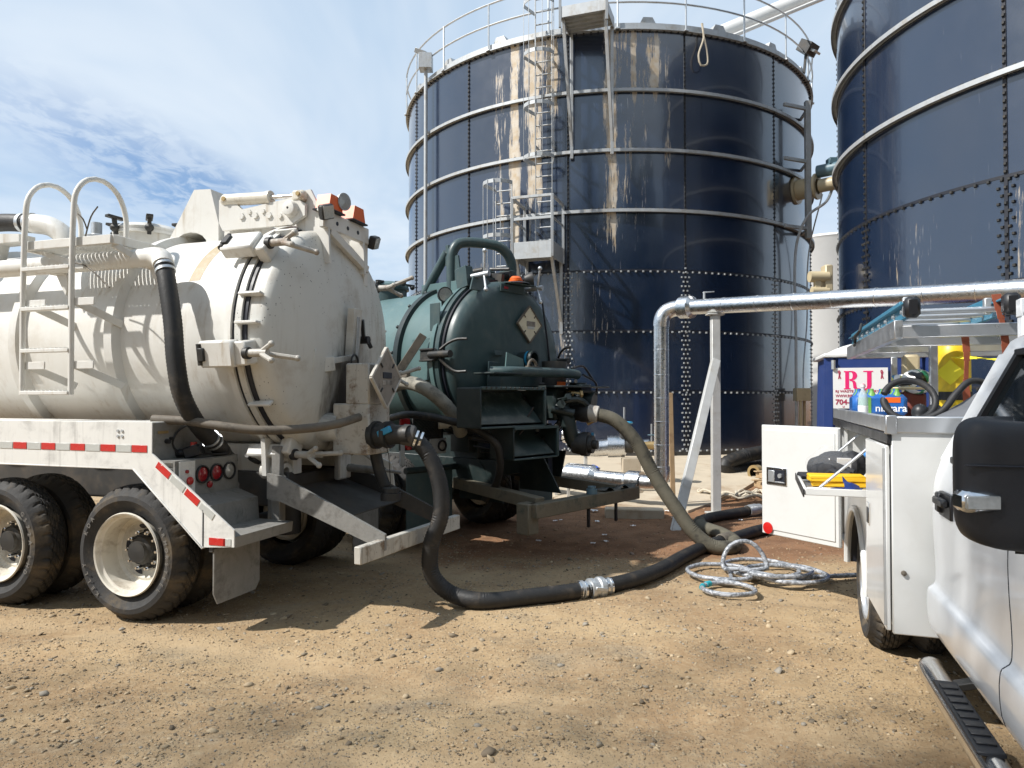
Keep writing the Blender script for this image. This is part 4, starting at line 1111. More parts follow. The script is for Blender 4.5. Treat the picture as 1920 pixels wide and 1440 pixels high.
# top hinge, hydraulics and lamps
hm_ = [(-.60, 3.02), (-.52, 3.02)] + [(-.31 + .19 * math.cos(t), 3.03 + .13 * math.sin(t)) for t in np.linspace(PI, 0, 9)] + [(.0, 3.02), (-.02, 3.02), (.0, 3.02), (.0, 3.22), (-.09, 3.53), (-.27, 3.54)]
part('hinge_tower', MB().prism(hm_, (0, .96, 0), (1, 0, 0), (0, 0, 1), -.36), 'cream', WT)
for y in (.93, 1.50):
    arm = part('hinge_arm', MB().prism([(.06, 3.20), (.10, 3.13), (.80, 3.13), (.93, 3.20), (.93, 3.30), (.82, 3.36), (.30, 3.30), (.14, 3.44), (.06, 3.40)], (0, y, 0), (1, 0, 0), (0, 0, 1), .035), 'cream', WT)
    for (x, z, r) in ((.30, 3.24, .022), (.38, 3.27, .016), (.44, 3.235, .022), (.52, 3.265, .016), (.58, 3.225, .022), (.69, 3.21, .018)):
        part('bolt', MB().cyl((x, y - .002, z), (x, y - .05, z), r * 1.3, n=6), 'cream', arm)
    part('pivot_boss', MB().lathe([(-.09, .01), (-.09, .035), (-.085, .055), (-.07, .065), (.0, .075)], (.80, y, 3.26), (0, 1, 0), 20), 'cream', arm)
    hc = part('hydraulic_cylinder', MB().cyl((.14, y - .01, 3.40), (.56, y - .01, 3.385), .052, n=20).ball((.12, y - .01, 3.40), .055, 10, 8).cyl((.54, y - .01, 3.386), (.58, y - .01, 3.385), .058, n=20), 'rim', WT)
    part('piston_rod', MB().cyl((.57, y - .01, 3.385), (.82, y - .01, 3.375), .022, n=12), 'chrome', hc)
    part('rod_eye', MB().box((.86, y - .01, 3.372), (.12, .07, .09), None, .02).cyl((.89, y - .07, 3.372), (.89, y + .05, 3.372), .032, n=10), 'rim', hc)
    part('pin', MB().cyl((.13, y - .07, 3.40), (.13, y + .05, 3.40), .02, n=10).cyl((.89, y - .085, 3.372), (.89, y + .06, 3.372), .018, n=8), 'brass', hc)
    part('door_plate', MB().prism([(.86, 3.0), (.80, 3.18), (.86, 3.42), (.95, 3.43), (1.03, 3.28), (1.12, 3.16), (1.14, 2.80), (1.09, 2.80), (1.0, 3.05)], (0, y + .04, 0), (1, 0, 0), (0, 0, 1), .025), 'cream', door)
part('hinge_block', MB().box((.3, 1.22, 3.10), (.5, .5, .1)), 'cream', WT)
bm = part('lamp_beam', MB().box((1.10, 1.25, 3.16), (.05, .74, .15), None, .008), 'cream', door)
for y in (1.08, 1.25, 1.42): part('bolt_hole', MB().cyl((1.12, y, 3.155), (1.128, y, 3.155), .018, n=12), 'gasket', bm)
part('beam_strut', MB().bar((1.10, 1.0, 3.08), (1.11, 1.60, 2.85), .05, .07).bar((1.09, 1.60, 3.15), (1.09, 1.60, 2.7), .07, .03), 'cream', bm)
bb = [(-.11, 0), (.11, 0), (.075, .13), (-.075, .13)]
for y in (1.02, 1.40):
    part('beacon', MB().prism(bb, (1.02, y, 3.245), (0, 1, 0), (0, 0, 1), .13), 'orange', bm)
    part('beacon_base', MB().box((1.085, y, 3.243), (.16, .26, .015)), 'black', bm)
def square_lamp(p, rot, parent):
    R = rotm(*rot)
    lp = part('work_lamp', MB().box(p, (.07, .12, .12), R, .012), 'darksteel', parent)
    part('lamp_lens', MB().box(V(*p) + R @ V(.037, 0, 0), (.006, .1, .1), R, .002), 'clearlamp', lp)
    part('lamp_stalk', MB().bar(p, V(*p) + V(-.08, 0, .03), .03, .03), 'cream', lp)
square_lamp((1.16, .86, 3.20), (20, 15, -20), bm)
square_lamp((1.14, 1.68, 3.12), (15, 20, 10), bm)
rl = part('round_lamp', MB().lathe([(-.05, .02), (-.04, .06), (.0, .075), (.015, .075), (.015, .0)], (1.16, 1.12, 3.35), (1, -.25, -.05), 20), 'steel', bm)
part('lamp_lens', MB().lathe([(.016, .065), (.022, .0)], (1.16, 1.12, 3.35), (1, -.25, -.05), 20), 'clearlamp', rl)

# hatch, vent, overhead hose
ht = part('top_hatch', MB().lathe([(3.02, .27), (3.22, .27), (3.22, .30), (3.245, .30)], (-1.05, 1.22, 0), (0, 0, 1), 32), 'cream', WT)
part('hatch_lid', MB().lathe([(3.245, .29), (3.275, .295), (3.31, .25), (3.34, .12), (3.345, .0)], (-1.05, 1.22, 0), (0, 0, 1), 32), 'cream', ht)
for k in range(6):
    a = k * PI / 3 + .3; e = V(math.cos(a), math.sin(a), 0)
    part('hatch_dog', MB().bar(V(-1.05, 1.22, 3.19) + e * .31, V(-1.05, 1.22, 3.34) + e * .33, .035, .035).bar(V(-1.05, 1.22, 3.34) + e * .24, V(-1.05, 1.22, 3.35) + e * .40, .06, .025).ball(V(-1.05, 1.22, 3.25) + e * .325, .04, 8, 6), 'darksteel', ht)
part('relief_vent', MB().lathe([(3.05, .06), (3.14, .06), (3.15, .11), (3.18, .135), (3.25, .135), (3.27, .08), (3.28, .05), (3.39, .05), (3.39, .0)], (-1.62, 1.15, 0), (0, 0, 1), 24), 'steel', WT)
oh = part('overhead_hose', MB().tube([(-3.9, .95, 3.34), (-3.0, .85, 3.38), (-2.4, .80, 3.37), (-2.08, .80, 3.34)], .085, 16, smooth=.05), 'hose', WT)
part('hose_elbow', MB().tube([(-2.0, .80, 3.33), (-1.8, .82, 3.29), (-1.66, .85, 3.18), (-1.62, .86, 3.0)], .092, 16, smooth=.05), 'cream', WT)
part('hose_clamp', MB().cyl((-2.14, .80, 3.345), (-2.10, .80, 3.343), .094, n=20).cyl((-2.05, .80, 3.34), (-2.01, .80, 3.335), .096, n=20), 'steel', WT)
part('hose_cradle', MB().prism([(-2.45, 2.95), (-2.38, 3.22), (-1.95, 3.19), (-1.95, 3.12), (-2.28, 3.12), (-2.33, 2.95)], (0, .62, 0), (1, 0, 0), (0, 0, 1), -.16), 'cream', WT)
for x in (-2.16, -2.3): part('relief_valve', MB().cyl((x, .38, 2.78), (x, .38, 2.88), .038, n=12).cyl((x, .38, 2.88), (x, .38, 2.95), .045, n=12), 'cream', WT)
part('valve_cap', MB().cyl((-2.16, .38, 2.95), (-2.16, .38, 3.04), .022, n=10), 'blueplastic', WT)
part('valve_cap', MB().cyl((-2.3, .38, 2.95), (-2.3, .38, 3.01), .05, n=10), 'darksteel', WT)

# side pipe, drop hose
PY = .21
part('vacuum_pipe', MB().tube([(-3.9, PY, 2.77), (-.02, PY, 2.77)], .073, 20), 'cream', WT)
part('pipe_elbow', MB().tube([(-.03, PY, 2.77), (.06, PY, 2.77), (.13, PY - .02, 2.75), (.18, PY - .05, 2.69)], .078, 20, smooth=.02), 'cream', WT)
for x in (-.03, -1.0, -2.05, -3.0): part('pipe_bracket', MB().prism([(x - .02, 2.72), (x + .1, 2.72), (x + .13, 2.60), (x + .1, 2.52)], (0, .26, 0), (1, 0, 0), (0, 0, 1), .03).box((x + .03, .25, 2.70), (.14, .1, .02)), 'cream', WT)
dh = part('drop_hose', MB().tube([(.17, PY - .04, 2.71), (.25, PY - .08, 2.52), (.33, .10, 2.24), (.38, .08, 1.95), (.42, .10, 1.70), (.445, .20, 1.51), (.445, .34, 1.38), (.43, .47, 1.30), (.38, .58, 1.24)], .066, 16, smooth=.014, corr=.0014), 'hose', WT)
for p, q in (((.175, PY - .042, 2.70), (.185, PY - .046, 2.68)), ((.195, PY - .052, 2.655), (.205, PY - .056, 2.635)), ((.444, .37, 1.362), (.442, .385, 1.352)), ((.438, .415, 1.335), (.436, .43, 1.325))):
    part('hose_clamp', MB().cyl(p, q, .074, n=20), 'steel', dh)
part('hose_socket', MB().tube([(.40, .55, 1.25), (.36, .63, 1.20), (.32, .74, 1.15)], .07, 14, smooth=.04), 'frame', WT)
part('sag_hose', MB().tube([(.15, .10, 1.515), (.45, .16, 1.50), (.70, .20, 1.465), (.95, .30, 1.435), (1.2, .46, 1.44), (1.38, .66, 1.47), (1.45, .90, 1.52)], .034, 12, smooth=.04), 'oldhose', WT)

# ladder and platform
ld = part('ladder', MB().tube([(-1.04, -.02, 1.70), (-1.03, -.02, 3.05), (-1.02, .0, 3.28), (-1.02, .10, 3.40), (-1.02, .24, 3.43), (-1.02, .38, 3.36), (-1.02, .46, 3.2), (-1.02, .47, 2.93)], .021, 10, smooth=.05), 'cream', WT)
part('ladder_rail', MB().tube([(-.53, -.02, 1.70), (-.525, -.02, 3.05), (-.52, .0, 3.28), (-.52, .10, 3.40), (-.52, .24, 3.43), (-.52, .38, 3.36), (-.52, .46, 3.2), (-.52, .47, 2.93)], .021, 10, smooth=.05), 'cream', ld)
rg = MB().bar((-.25, 0, 0), (.25, 0, 0), .06, .03)
for k in range(10): rg.box((-.2 + k * .044, 0, .018), (.012, .05, .01))
rme = rg.mesh('rung', 'cream')
for z in (1.715, 2.045, 2.375, 2.69): link('rung', rme, ld, (-.782, -.02, z))
for z in (2.42, 1.93):
    for x in (-1.03, -.53): part('stand_off', MB().bar((x + .02, -.0, z), (x + .17, .31, z - .16), .014, .06).box((x + .10, -.005, z), (.22, .012, .06)), 'cream', ld)
pf = part('platform', MB().bar((-1.10, .02, 2.89), (-.18, .02, 2.89), .03, .07).bar((-1.10, .48, 2.89), (-.18, .48, 2.89), .03, .07).bar((-1.10, .02, 2.89), (-1.10, .48, 2.89), .03, .07).bar((-.18, .02, 2.89), (-.18, .48, 2.89), .03, .07), 'cream', WT)
sl = MB().bar((0, .035, 2.90), (0, .465, 2.90), .018, .03).mesh('grating_slat', 'cream')
for k in range(22): link('grating_slat', sl, pf, (-1.06 + k * .04, 0, 0))
part('platform_bracket', MB().prism([(-1.08, 2.86), (-.98, 2.86), (-.55, 2.74), (-.55, 2.70), (-.62, 2.70)], (0, .12, 0), (1, 0, 0), (0, 0, 1), .03), 'cream', pf)
part('platform_bracket', MB().bar((-.20, .05, 2.86), (-.12, .16, 2.78), .03, .05), 'cream', pf)
for tw in ([(-.55, .1, 2.92), (-.46, .08, 3.1), (-.36, .05, 3.16)], [(-.5, .08, 3.0), (-.52, .06, 3.08), (-.56, .05, 3.12)], [(-.62, .05, 2.74), (-.45, .03, 2.70), (-.2, .02, 2.52)]):
    part('dry_twig', MB().tube(tw, .006, 5, smooth=.04), 'oldhose', WT)

# side fender with reflectors
sk = [(-3.4, 1.156), (-3.4, 1.495), (.267, 1.495), (.267, 1.27), (1.0, .75), (1.0, .63), (.735, .613), (.10, 1.156)]
fd = part('side_fender', MB().prism(sk, (0, -.025, 0), (1, 0, 0), (0, 0, 1), -.012), 'scuffed', WT)
part('fender_lip', MB().bar((.10, -.02, 1.15), (.735, -.02, .605), .03, .012).bar((-3.4, -.012, 1.15), (.1, -.012, 1.15), .03, .012), 'scuffed', fd)
part('fender_top', MB().box((-1.57, .16, 1.492), (3.67, .36, .012)), 'scuffed', WT)
rs = MB().box((0, 0, 0), (.142, .004, .052), None, .0008)
rred, rsil = rs.mesh('reflector', 'red'), rs.mesh('reflector', 'silverref')
k = 0; x = .155
while x > -3.3:
    link('reflector', rred if k % 2 == 0 else rsil, fd, (x, -.0272, 1.30)); x -= .150; k += 1
ang = math.atan2(1.27 - .75, .267 - 1.0)
for q, mm in ((.16, rred), (.32, rsil), (.48, rred), (.64, rsil)):
    c_ = V(.267, -.0272, 1.27) * (1 - q / .9) + V(1.0, -.0272, .75) * (q / .9)
    n_ = V(-.52, 0, -.733); link('reflector', mm, fd, c_ + n_ * .04, (0, math.atan2(.52, .733), 0))
link('reflector', rred, fd, (.86, -.0272, .66)); link('reflector', rsil, fd, (.985 - .04, -.0272, .66)).scale = (.45, 1, 1)
part('vertical_seam', MB().box((.735, -.0265, .75), (.008, .006, .26)), 'gasket', fd)
rv = MB()
for a_ in (-.02, .02):
    for b_ in (-.02, .02): rv.cyl((-.03 + a_, -.025, 1.41 + b_), (-.03 + a_, -.033, 1.41 + b_), .011, n=8)
part('rivets', rv, 'steel', fd)

# stepped rear deck with lamps
dk = part('rear_deck', MB().prism([(.26, 1.49), (.26, 1.2), (.45, 1.2), (.45, .93), (.64, .87), (.66, .69), (.97, .69), (.97, .62), (.99, .62), (1.0, .70), (.68, .705), (.665, .88), (.47, .945), (.465, 1.215), (.28, 1.215), (.275, 1.49)], (0, .66, 0), (1, 0, 0), (0, 0, 1), .67), 'grimy', WT)
lb = part('lamp_box', MB().box((.47, .32, 1.075), (.012, .58, .27)), 'grimy', WT)
tr = MB()
for i in range(6):
    for j in range(7): tr.box((.4775, .05 + i * .022, .96 + j * .036), (.003, .018, .004), rotm(45 if (i + j) % 2 else -45, 0, 0), .001)
part('tread_plate', MB().box((.474, .10, 1.075), (.006, .16, .26), None, .001), 'scuffed', lb)
part('tread_pattern', tr, 'scuffed', lb, kind='stuff')
for y, mt in ((.25, 'redlamp'), (.40, 'redlamp'), (.545, 'clearlamp')):
    part('lamp_ring', MB().lathe([(0, .068), (.016, .07), (.02, .06), (.008, .054), (0, .054)], (.475, y, 1.095), (1, 0, 0), 28), 'black', lb)
    part('lamp_lens', MB().lathe([(.006, .056), (.014, .04), (.016, .0)], (.475, y, 1.095), (1, 0, 0), 28), mt, lb)
part('marker_lamp', MB().lathe([(0, .03), (.012, .03), (.018, .0)], (.478, .12, 1.06), (1, 0, 0), 16), 'red', lb)
part('marker_lamp', MB().lathe([(0, .014), (.012, .014), (.018, .0)], (.478, .09, 1.13), (1, 0, 0), 12), 'redlamp', lb)
part('marker_lamp', MB().lathe([(0, .026), (.012, .026), (.018, .0)], (.478, .325, 1.01), (1, 0, 0), 16), 'redlamp', lb)
part('control_switch', MB().box((.37, .28, 1.265), (.13, .12, .09), rotm(0, -18, 25), .012).cyl((.27, .21, 1.25), (.33, .24, 1.26), .03, n=10), 'black', WT)
part('switch_button', MB().cyl((.37, .28, 1.30), (.37, .28, 1.335), .025, n=12), 'red', WT)
part('switch_cable', MB().tube([(.30, .2, 1.25), (.28, .16, 1.33), (.29, .2, 1.42), (.3, .3, 1.47)], .008, 6, smooth=.03).tube([(.42, .31, 1.25), (.45, .4, 1.235), (.5, .5, 1.235)], .008, 6, smooth=.03), 'black', WT)
part('toggle', MB().cyl((.275, .10, 1.35), (.31, .10, 1.35), .018, n=10).cyl((.275, .14, 1.37), (.30, .14, 1.37), .012, n=8), 'black', WT)
part('warning_label', MB().box((.279, .07, 1.42), (.003, .1, .02), None, .0005), 'brass', WT)
part('mud_flap', MB().prism([(.0, .60), (.0, .28), (.04, .20), (.45, .20), (.50, .26), (.50, .60)], (.80, 0, 0), (0, 1, 0), (0, 0, 1), .012), 'grimy', WT)
part('flap_bar', MB().box((.79, .3, .60), (.04, .62, .05)), 'frame', WT)

# rear post, pivots, bumper
part('rear_post', MB().box((.84, .68, .98), (.08, .06, .62)).box((.80, .72, .82), (.16, .02, .3)), 'grimy', WT)
part('pivot_lug', MB().prism([(.0, 1.35), (.22, 1.35), (.20, 1.05), (.02, 1.05)], (.72, .62, 0), (0, 1, 0), (0, 0, 1), .04), 'cream', WT)
part('pivot_tube', MB().lathe([(0, .035), (0, .07), (.22, .07), (.22, .035), (.1, .034)], (.66, .76, 1.08), (1, -.1, 0), 20), 'dome', WT)
part('pivot_lug', MB().box((.98, 1.42, 1.12), (.06, .2, .34), None, .03), 'dome', WT)
part('lock_pin', MB().cyl((.95, 1.46, 1.05), (1.35, 1.52, 1.02), .035, n=12).cyl((1.3, 1.515, 1.03), (1.5, 1.54, 1.01), .014, n=8), 'grimy', WT)
bp = part('bumper_bar', MB().bar((1.80, .28, .56), (1.94, 1.78, .56), .06, .125, .006), 'boxwhite', WT)
ar = [(.82, .88), (.82, 1.08), (.95, 1.06), (1.86, .66), (1.86, .54), (1.25, .76), (.95, .86)]
part('bumper_arm', MB().prism(ar, (0, .60, 0), (1, 0, 0), (0, 0, 1), .03), 'grimy', WT)
part('bumper_arm', MB().prism(ar, (.02, 1.64, 0), (1, 0, 0), (0, 0, 1), .03), 'frame', WT)
part('arm_gusset', MB().prism([(0, 0), (.2, 0), (.0, .12)], (1.62, .63, .62), (1, 0, -.4), (0, 1, 0), .012), 'grimy', bp)
part('deck_plate', MB().box((1.16, 1.12, .84), (.62, .98, .012), rotm(0, 18, 0)), 'frame', WT)
part('inner_fender', MB().prism([(.30, .62), (.30, 1.3), (.95, 1.0), (1.0, .62)], (0, 2.40, 0), (1, 0, 0), (0, 0, 1), -.03), 'scuffed', WT)
part('lamp_box', MB().box((.47, 2.1, 1.05), (.02, .58, .27)), 'scuffed', WT)
for y, mt in ((1.9, 'clearlamp'), (2.05, 'redlamp'), (2.2, 'redlamp')): part('lamp_lens', MB().lathe([(0, .066), (.012, .06), (.016, 0)], (.48, y, 1.07), (1, 0, 0), 20), mt, WT)
part('mud_flap', MB().box((.80, 2.15, .40), (.012, .5, .42)), 'grimy', WT)
# ================================================================== green vacuum truck
GT = thing('vacuum_truck', 'dark green vacuum tanker truck with arched pipe and diamond placard', 'truck', (-.22, 8.3, 0), -42)
GC = V(0, 0, 2.1)
part('tank_shell', MB().lathe([(-6.0, .01), (-5.9, .5), (-5.7, .9), (-.12, .9), (-.12, .93), (.0, .93)], GC, (1, 0, 0), 110), 'green', GT)
for x in (-.66, -1.95, -3.2, -4.5): part('tank_band', MB().lathe([(x - .05, .895), (x - .04, .945), (x + .04, .945), (x + .05, .895)], GC, (1, 0, 0), 110), 'oily', GT)
for x in (-.66, -1.95):
    for a in np.linspace(.6, PI - .2, 8): part('band_bolt', MB().ball(GC + V(x - .06, -.94 * math.cos(a - .5), .94 * math.sin(a - .5)), .022, 8, 6), 'oily', GT)
part('tank_flange', MB().lathe([(-.04, .9), (-.04, .975), (.03, .985), (.035, .9)], GC, (1, 0, 0), 110), 'green', GT)
gd_ = part('rear_door', MB().lathe([(.05, .9), (.05, .975), (.11, .975), (.11, .925), (.19, .92), (.235, .90), (.27, .86), (.30, .78), (.345, .55), (.375, .3), (.385, .0)], GC, (1, 0, 0), 110), 'dgreen', GT)
part('gasket', MB().lathe([(.03, .9), (.03, .965), (.052, .965), (.055, .9)], GC, (1, 0, 0), 96), 'gasket', GT)
part('gasket', MB().lathe([(.108, .91), (.112, .945), (.15, .945), (.152, .9)], GC, (1, 0, 0), 96), 'gasket', gd_)
part('saddle', MB().box((-2.8, -.40, 1.1), (6.0, .12, .36)).box((-2.8, .40, 1.1), (6.0, .12, .36)), 'oily', GT)
for y in (-.45, .45): part('frame_rail', MB().box((-2.6, y, .86), (6.2, .09, .28)), 'oily', GT)
for x in (-.95, -2.3):
    for s, yo, yi in ((-1, -1.22, -.89), (1, 1.22, .89)):
        truck_wheel(GT, x, yo, RW - .012, s, True); truck_wheel(GT, x, yi, RW - .012, s, False)
    part('axle', MB().cyl((x, -.95, .5), (x, .95, .5), .075, n=12).ball((x, 0, .5), .2, 12, 8), 'oily', GT)
ht = part('top_hatch', MB().lathe([(2.98, .26), (3.14, .26), (3.14, .29), (3.17, .29)], (-2.0, 0, 0), (0, 0, 1), 28), 'dgreen', GT)
part('hatch_lid', MB().lathe([(3.17, .29), (3.20, .28), (3.26, .12), (3.27, .0)], (-2.0, 0, 0), (0, 0, 1), 28), 'green', ht)
for k in range(6):
    a = k * PI / 3; e = V(math.cos(a), math.sin(a), 0)
    part('hatch_dog', MB().bar(V(-2.0, 0, 3.24) + e * .18, V(-2.0, 0, 3.22) + e * .37, .05, .03).ball(V(-2.0, 0, 3.2) + e * .34, .035, 8, 6), 'darksteel', ht)

# arched pipe over the top
part('top_rail', MB().bar((-.88, -.34, 2.985), (-.15, -.30, 2.985), .03, .14).bar((-.9, .30, 2.97), (-.1, .32, 2.97), .03, .14), 'green', GT)
part('arched_pipe', MB().tube([(-.42, -.28, 2.92), (-.42, -.28, 3.30), (-.41, -.27, 3.42), (-.38, -.22, 3.51), (-.33, -.10, 3.545), (-.22, .10, 3.545), (-.14, .24, 3.52), (-.09, .34, 3.44), (-.07, .39, 3.33), (-.07, .40, 3.15)], .062, 14, smooth=.03), 'dgreen', GT)
part('pipe_strut', MB().tube([(-.86, -.32, 2.95), (-.50, -.28, 3.42)], .055, 12), 'dgreen', GT)
part('pipe_gusset', MB().prism([(-.36, 3.0), (-.24, 3.0), (-.30, 3.36), (-.36, 3.36)], (0, -.27, 0), (1, 0, 0), (0, 0, 1), .02).bar((-.47, -.30, 3.25), (-.47, -.30, 3.5), .03, .05), 'dgreen', GT)
part('hydraulic_cylinder', MB().cyl((-.30, -.30, 3.12), (.05, -.22, 3.15), .035, n=10).cyl((-.2, -.30, 3.06), (.0, -.2, 3.05), .045, n=12), 'darksteel', GT)
part('hydraulic_cylinder', MB().cyl((-.15, .05, 3.12), (.16, .12, 3.13), .04, n=10).cyl((-.05, .0, 3.2), (.2, .06, 3.18), .02, n=8), 'darksteel', GT)
part('hinge_block', MB().box((.03, -.50, 3.02), (.18, .12, .24), rotm(0, -12, 0)).box((.05, .18, 3.06), (.18, .10, .26)).box((-.05, -.1, 3.08), (.2, .16, .16)), 'dgreen', GT)
part('hinge_arm', MB().bar((-.1, -.1, 3.08), (.2, -.05, 3.05), .06, .12).bar((-.1, .3, 3.12), (.2, .3, 3.04), .05, .1), 'darksteel', GT)
part('door_plate', MB().prism([(-.22, .0), (.2, .0), (.1, .16), (-.12, .16)], (.225, -.40, 2.86), (0, 1, 0), (-.35, 0, 1), .02), 'dgreen', gd_)
def chrome_tee(p, d, sp=.26):
    p = V(*p); d = unit(d)
    u, w, _ = basis(d)
    t = part('tee_handle', MB().cyl(p, p + d * .24, .032, n=12), 'steel', GT)
    c_ = p + d * .17
    for q in (unit(w * 1.0 + u * .25 + d * .3), unit(-w * .8 + u * .5 + d * .4)):
        part('handle_rod', MB().cyl(c_, c_ + q * sp, .013, n=8).ball(c_ + q * sp, .026, 8, 6), 'steel', t)
chrome_tee((.12, -.48, 3.03), (1, .15, .08))
chrome_tee((.16, .38, 2.98), (1, .25, .02), .24)
part('lamp_shelf', MB().box((.30, .08, 2.99), (.22, .44, .014), rotm(0, 4, 0)).box((.30, .0, 2.93), (.02, .40, .09)), 'dgreen', gd_)
part('beacon', MB().lathe([(2.995, .07), (3.0, .085), (3.03, .085), (3.035, .072), (3.05, .072), (3.075, .05), (3.08, .0)], (.32, .04, 0), (0, 0, 1), 24), 'orange', gd_)
part('beacon_base', MB().lathe([(2.985, .17), (3.0, .15), (3.003, .0)], (.32, .04, 0), (0, 0, 1), 24), 'black', gd_)
part('marker_lamp', MB().box((.315, -.12, 2.93), (.012, .07, .03)), 'redlamp', gd_)
for p, d in (((.32, .32, 3.08), (.7, .6, .15)), ((-.06, -.72, 2.82), (.9, -.35, -.05))):
    rl = part('round_lamp', MB().lathe([(-.09, .02), (-.08, .06), (-.02, .085), (.02, .088), (.02, .0)], p, d, 20), 'darksteel', GT)
    part('lamp_lens', MB().lathe([(.021, .075), (.028, .0)], p, d, 20), 'clearlamp', rl)
part('lamp_stalk', MB().bar((-.08, -.72, 2.75), (-.10, -.68, 2.55), .04, .06), 'oily', GT)
part('side_plate', MB().box((-.02, -.90, 2.555), (.16, .012, .30)), 'dgreen', GT)
# placard on the dome
pl = part('placard', MB().box((.385, .20, 2.53), (.02, .30, .30), rotm(45, 0, 0), .004), M('cream placard', (.62, .57, .42), .5, var=.1, dirt=(.25, .18, .1), damt=.4, ds=9), gd_)
part('placard_rim', MB().bar((.39, .20, 2.745), (.39, .415, 2.53), .03, .018).bar((.39, .415, 2.53), (.39, .20, 2.315), .03, .018).bar((.39, .20, 2.315), (.39, -.015, 2.53), .03, .018).bar((.39, -.015, 2.53), (.39, .20, 2.745), .03, .018), 'oldhose', pl)
part('placard_slot', MB().box((.397, .22, 2.535), (.005, .15, .06), None, .001), 'placard', pl)
part('placard_mark', MB().box((.397, .22, 2.49), (.004, .12, .03), None, .001), 'silverref', pl)
for dy, dz in ((.09, .09), (-.09, .09), (.09, -.09), (-.09, -.09)): part('placard_clip', MB().box((.398, .2 + dy, 2.53 + dz), (.008, .04, .012), rotm(45 if dy * dz > 0 else -45, 0, 0)), 'darksteel', pl)
# side clamps
for ang, sg in ((178, 1), (230, 1), (2, -1), (310, -1)):
    a = math.radians(ang); e = V(0, math.cos(a), math.sin(a)); t = V(0, -math.sin(a), math.cos(a)) * sg
    P = lambda x, q, h: GC + V(x, 0, 0) + t * q + e * (.95 + h)
    cl = part('door_clamp', MB().box(P(-.02, 0, .04), (.24, .12, .05), np.array([V(1, 0, 0), t, e]).T).box(P(-.02, .06, .06), (.22, .02, .05), np.array([V(1, 0, 0), t, e]).T).box(P(-.02, -.06, .06), (.22, .02, .05), np.array([V(1, 0, 0), t, e]).T), 'darksteel', GT)
    part('screw', MB().cyl(P(.02, 0, .06), P(.34, 0, .06), .04, n=14), 'darksteel', cl)
    part('lever', MB().tube([P(.18, .05, .06), P(.24, .12, .02), P(.34, .18, -.02), P(.46, .18, -.06)], .016, 8, smooth=.04).tube([P(.18, -.05, .06), P(.26, -.12, .02), P(.36, -.16, -.02), P(.46, -.16, -.06)], .016, 8, smooth=.04), 'darksteel', cl)
for z0, z1 in ((2.28, 1.92),): part('doubler_plate', MB().box((-.25, -.905, 2.1), (.28, .012, .46)), 'green', GT)
part('white_tag', MB().box((.285, -.64, 2.16), (.006, .09, .13), rotm(0, 0, 38), .001), 'whiteplastic', gd_)
part('seam_strip', MB().tube([(.315, .52, 2.85), (.35, .55, 2.5), (.345, .62, 2.15), (.31, .70, 1.85)], .012, 6, smooth=.1), 'gasket', gd_)
part('doubler_plate', MB().box((.36, -.28, 1.90), (.02, .5, .34), rotm(0, 2, 12), .01), 'dgreen', gd_)
part('weld_pad', MB().box((.372, -.25, 2.17), (.012, .34, .05), rotm(0, -3, 14), .005), 'dgreen', gd_)

# pump gear below the door
part('cross_pipe', MB().tube([(.55, -.62, 1.955), (.72, -.50, 1.955), (.75, -.2, 1.955), (.75, .55, 1.955), (.74, .66, 1.945)], .055, 14, smooth=.05), 'dgreen', GT)
part('pipe_fin', MB().prism([(-.52, 2.0), (-.22, 2.0), (-.24, 2.10), (-.50, 2.16)], (.66, 0, 0), (0, 1, 0), (0, 0, 1), .015), 'green', GT)
part('lifting_eye', MB().tube([(.74, -.16 + .07 * math.cos(t), 2.0 + .09 * math.sin(t)) for t in np.linspace(0, PI, 10)], .016, 8).box((.74, -.16, 2.01), (.05, .2, .02)), 'oldhose', GT)
part('pipe_shelf', MB().box((.66, -.62, 1.93), (.3, .44, .02), None, .005), 'oily', GT)
part('sight_port', MB().lathe([(-.12, .09), (.1, .095), (.1, .075), (.02, .07), (.02, .0)], (.48, .06, 2.11), (1, .1, .05), 22), 'oily', GT)
part('port_ring', MB().lathe([(.02, .098), (.05, .099)], (.48, .06, 2.11), (1, .1, .05), 22), 'blueplastic', GT)
part('canister', MB().cyl((.55, .46, 1.78), (.55, .46, 2.10), .14, .15, n=22).cyl((.55, .46, 1.5), (.55, .46, 1.78), .10, n=18), 'frame', GT)
part('canister_label', MB().box((.70, .40, 1.83), (.006, .13, .06), rotm(0, 0, -10), .001), 'orange', GT)
# open trough bins
MAT['binslope'] = M('worn dark green trough', (.035, .055, .055), .38, var=.5, vs=5, dirt=(.16, .17, .155), damt=.6, ds=5, streak=(.15, .18, .17), samt=.8)
def bin_(x, y0, y1, z0, z1, d, slope):
    b_ = part('step_bin', MB().box((x - d, (y0 + y1) / 2, (z0 + z1) / 2), (.015, y1 - y0, z1 - z0)).box((x - d / 2, (y0 + y1) / 2, z1), (d, y1 - y0, .02), None, .004).box((x - d / 2, y1, (z0 + z1) / 2), (d, .015, z1 - z0)).box((x - d / 2, y0, (z0 + z1) / 2), (d, .015, z1 - z0)).box((x - d / 2, (y0 + y1) / 2, z0), (d, y1 - y0, .015)), 'oily', GT)
    part('bin_lip', MB().bar((x, y0, z1), (x, y1, z1), .03, .03).bar((x, y1, z1), (x, y1, z0), .03, .03).bar((x, y0, z0), (x, y1, z0), .02, .02), 'dgreen', b_)
    part('bin_slope', MB().bar((x - d + .02, (y0 + y1) / 2, z1 - .04), (x - .03, (y0 + y1) / 2, z0 + .03), y1 - y0 - .04, .012), 'binslope', b_)
bin_(.92, -1.14, -.17, 1.38, 1.77, .34, 1)
bin_(.92, -.66, .05, 1.04, 1.36, .34, 1)
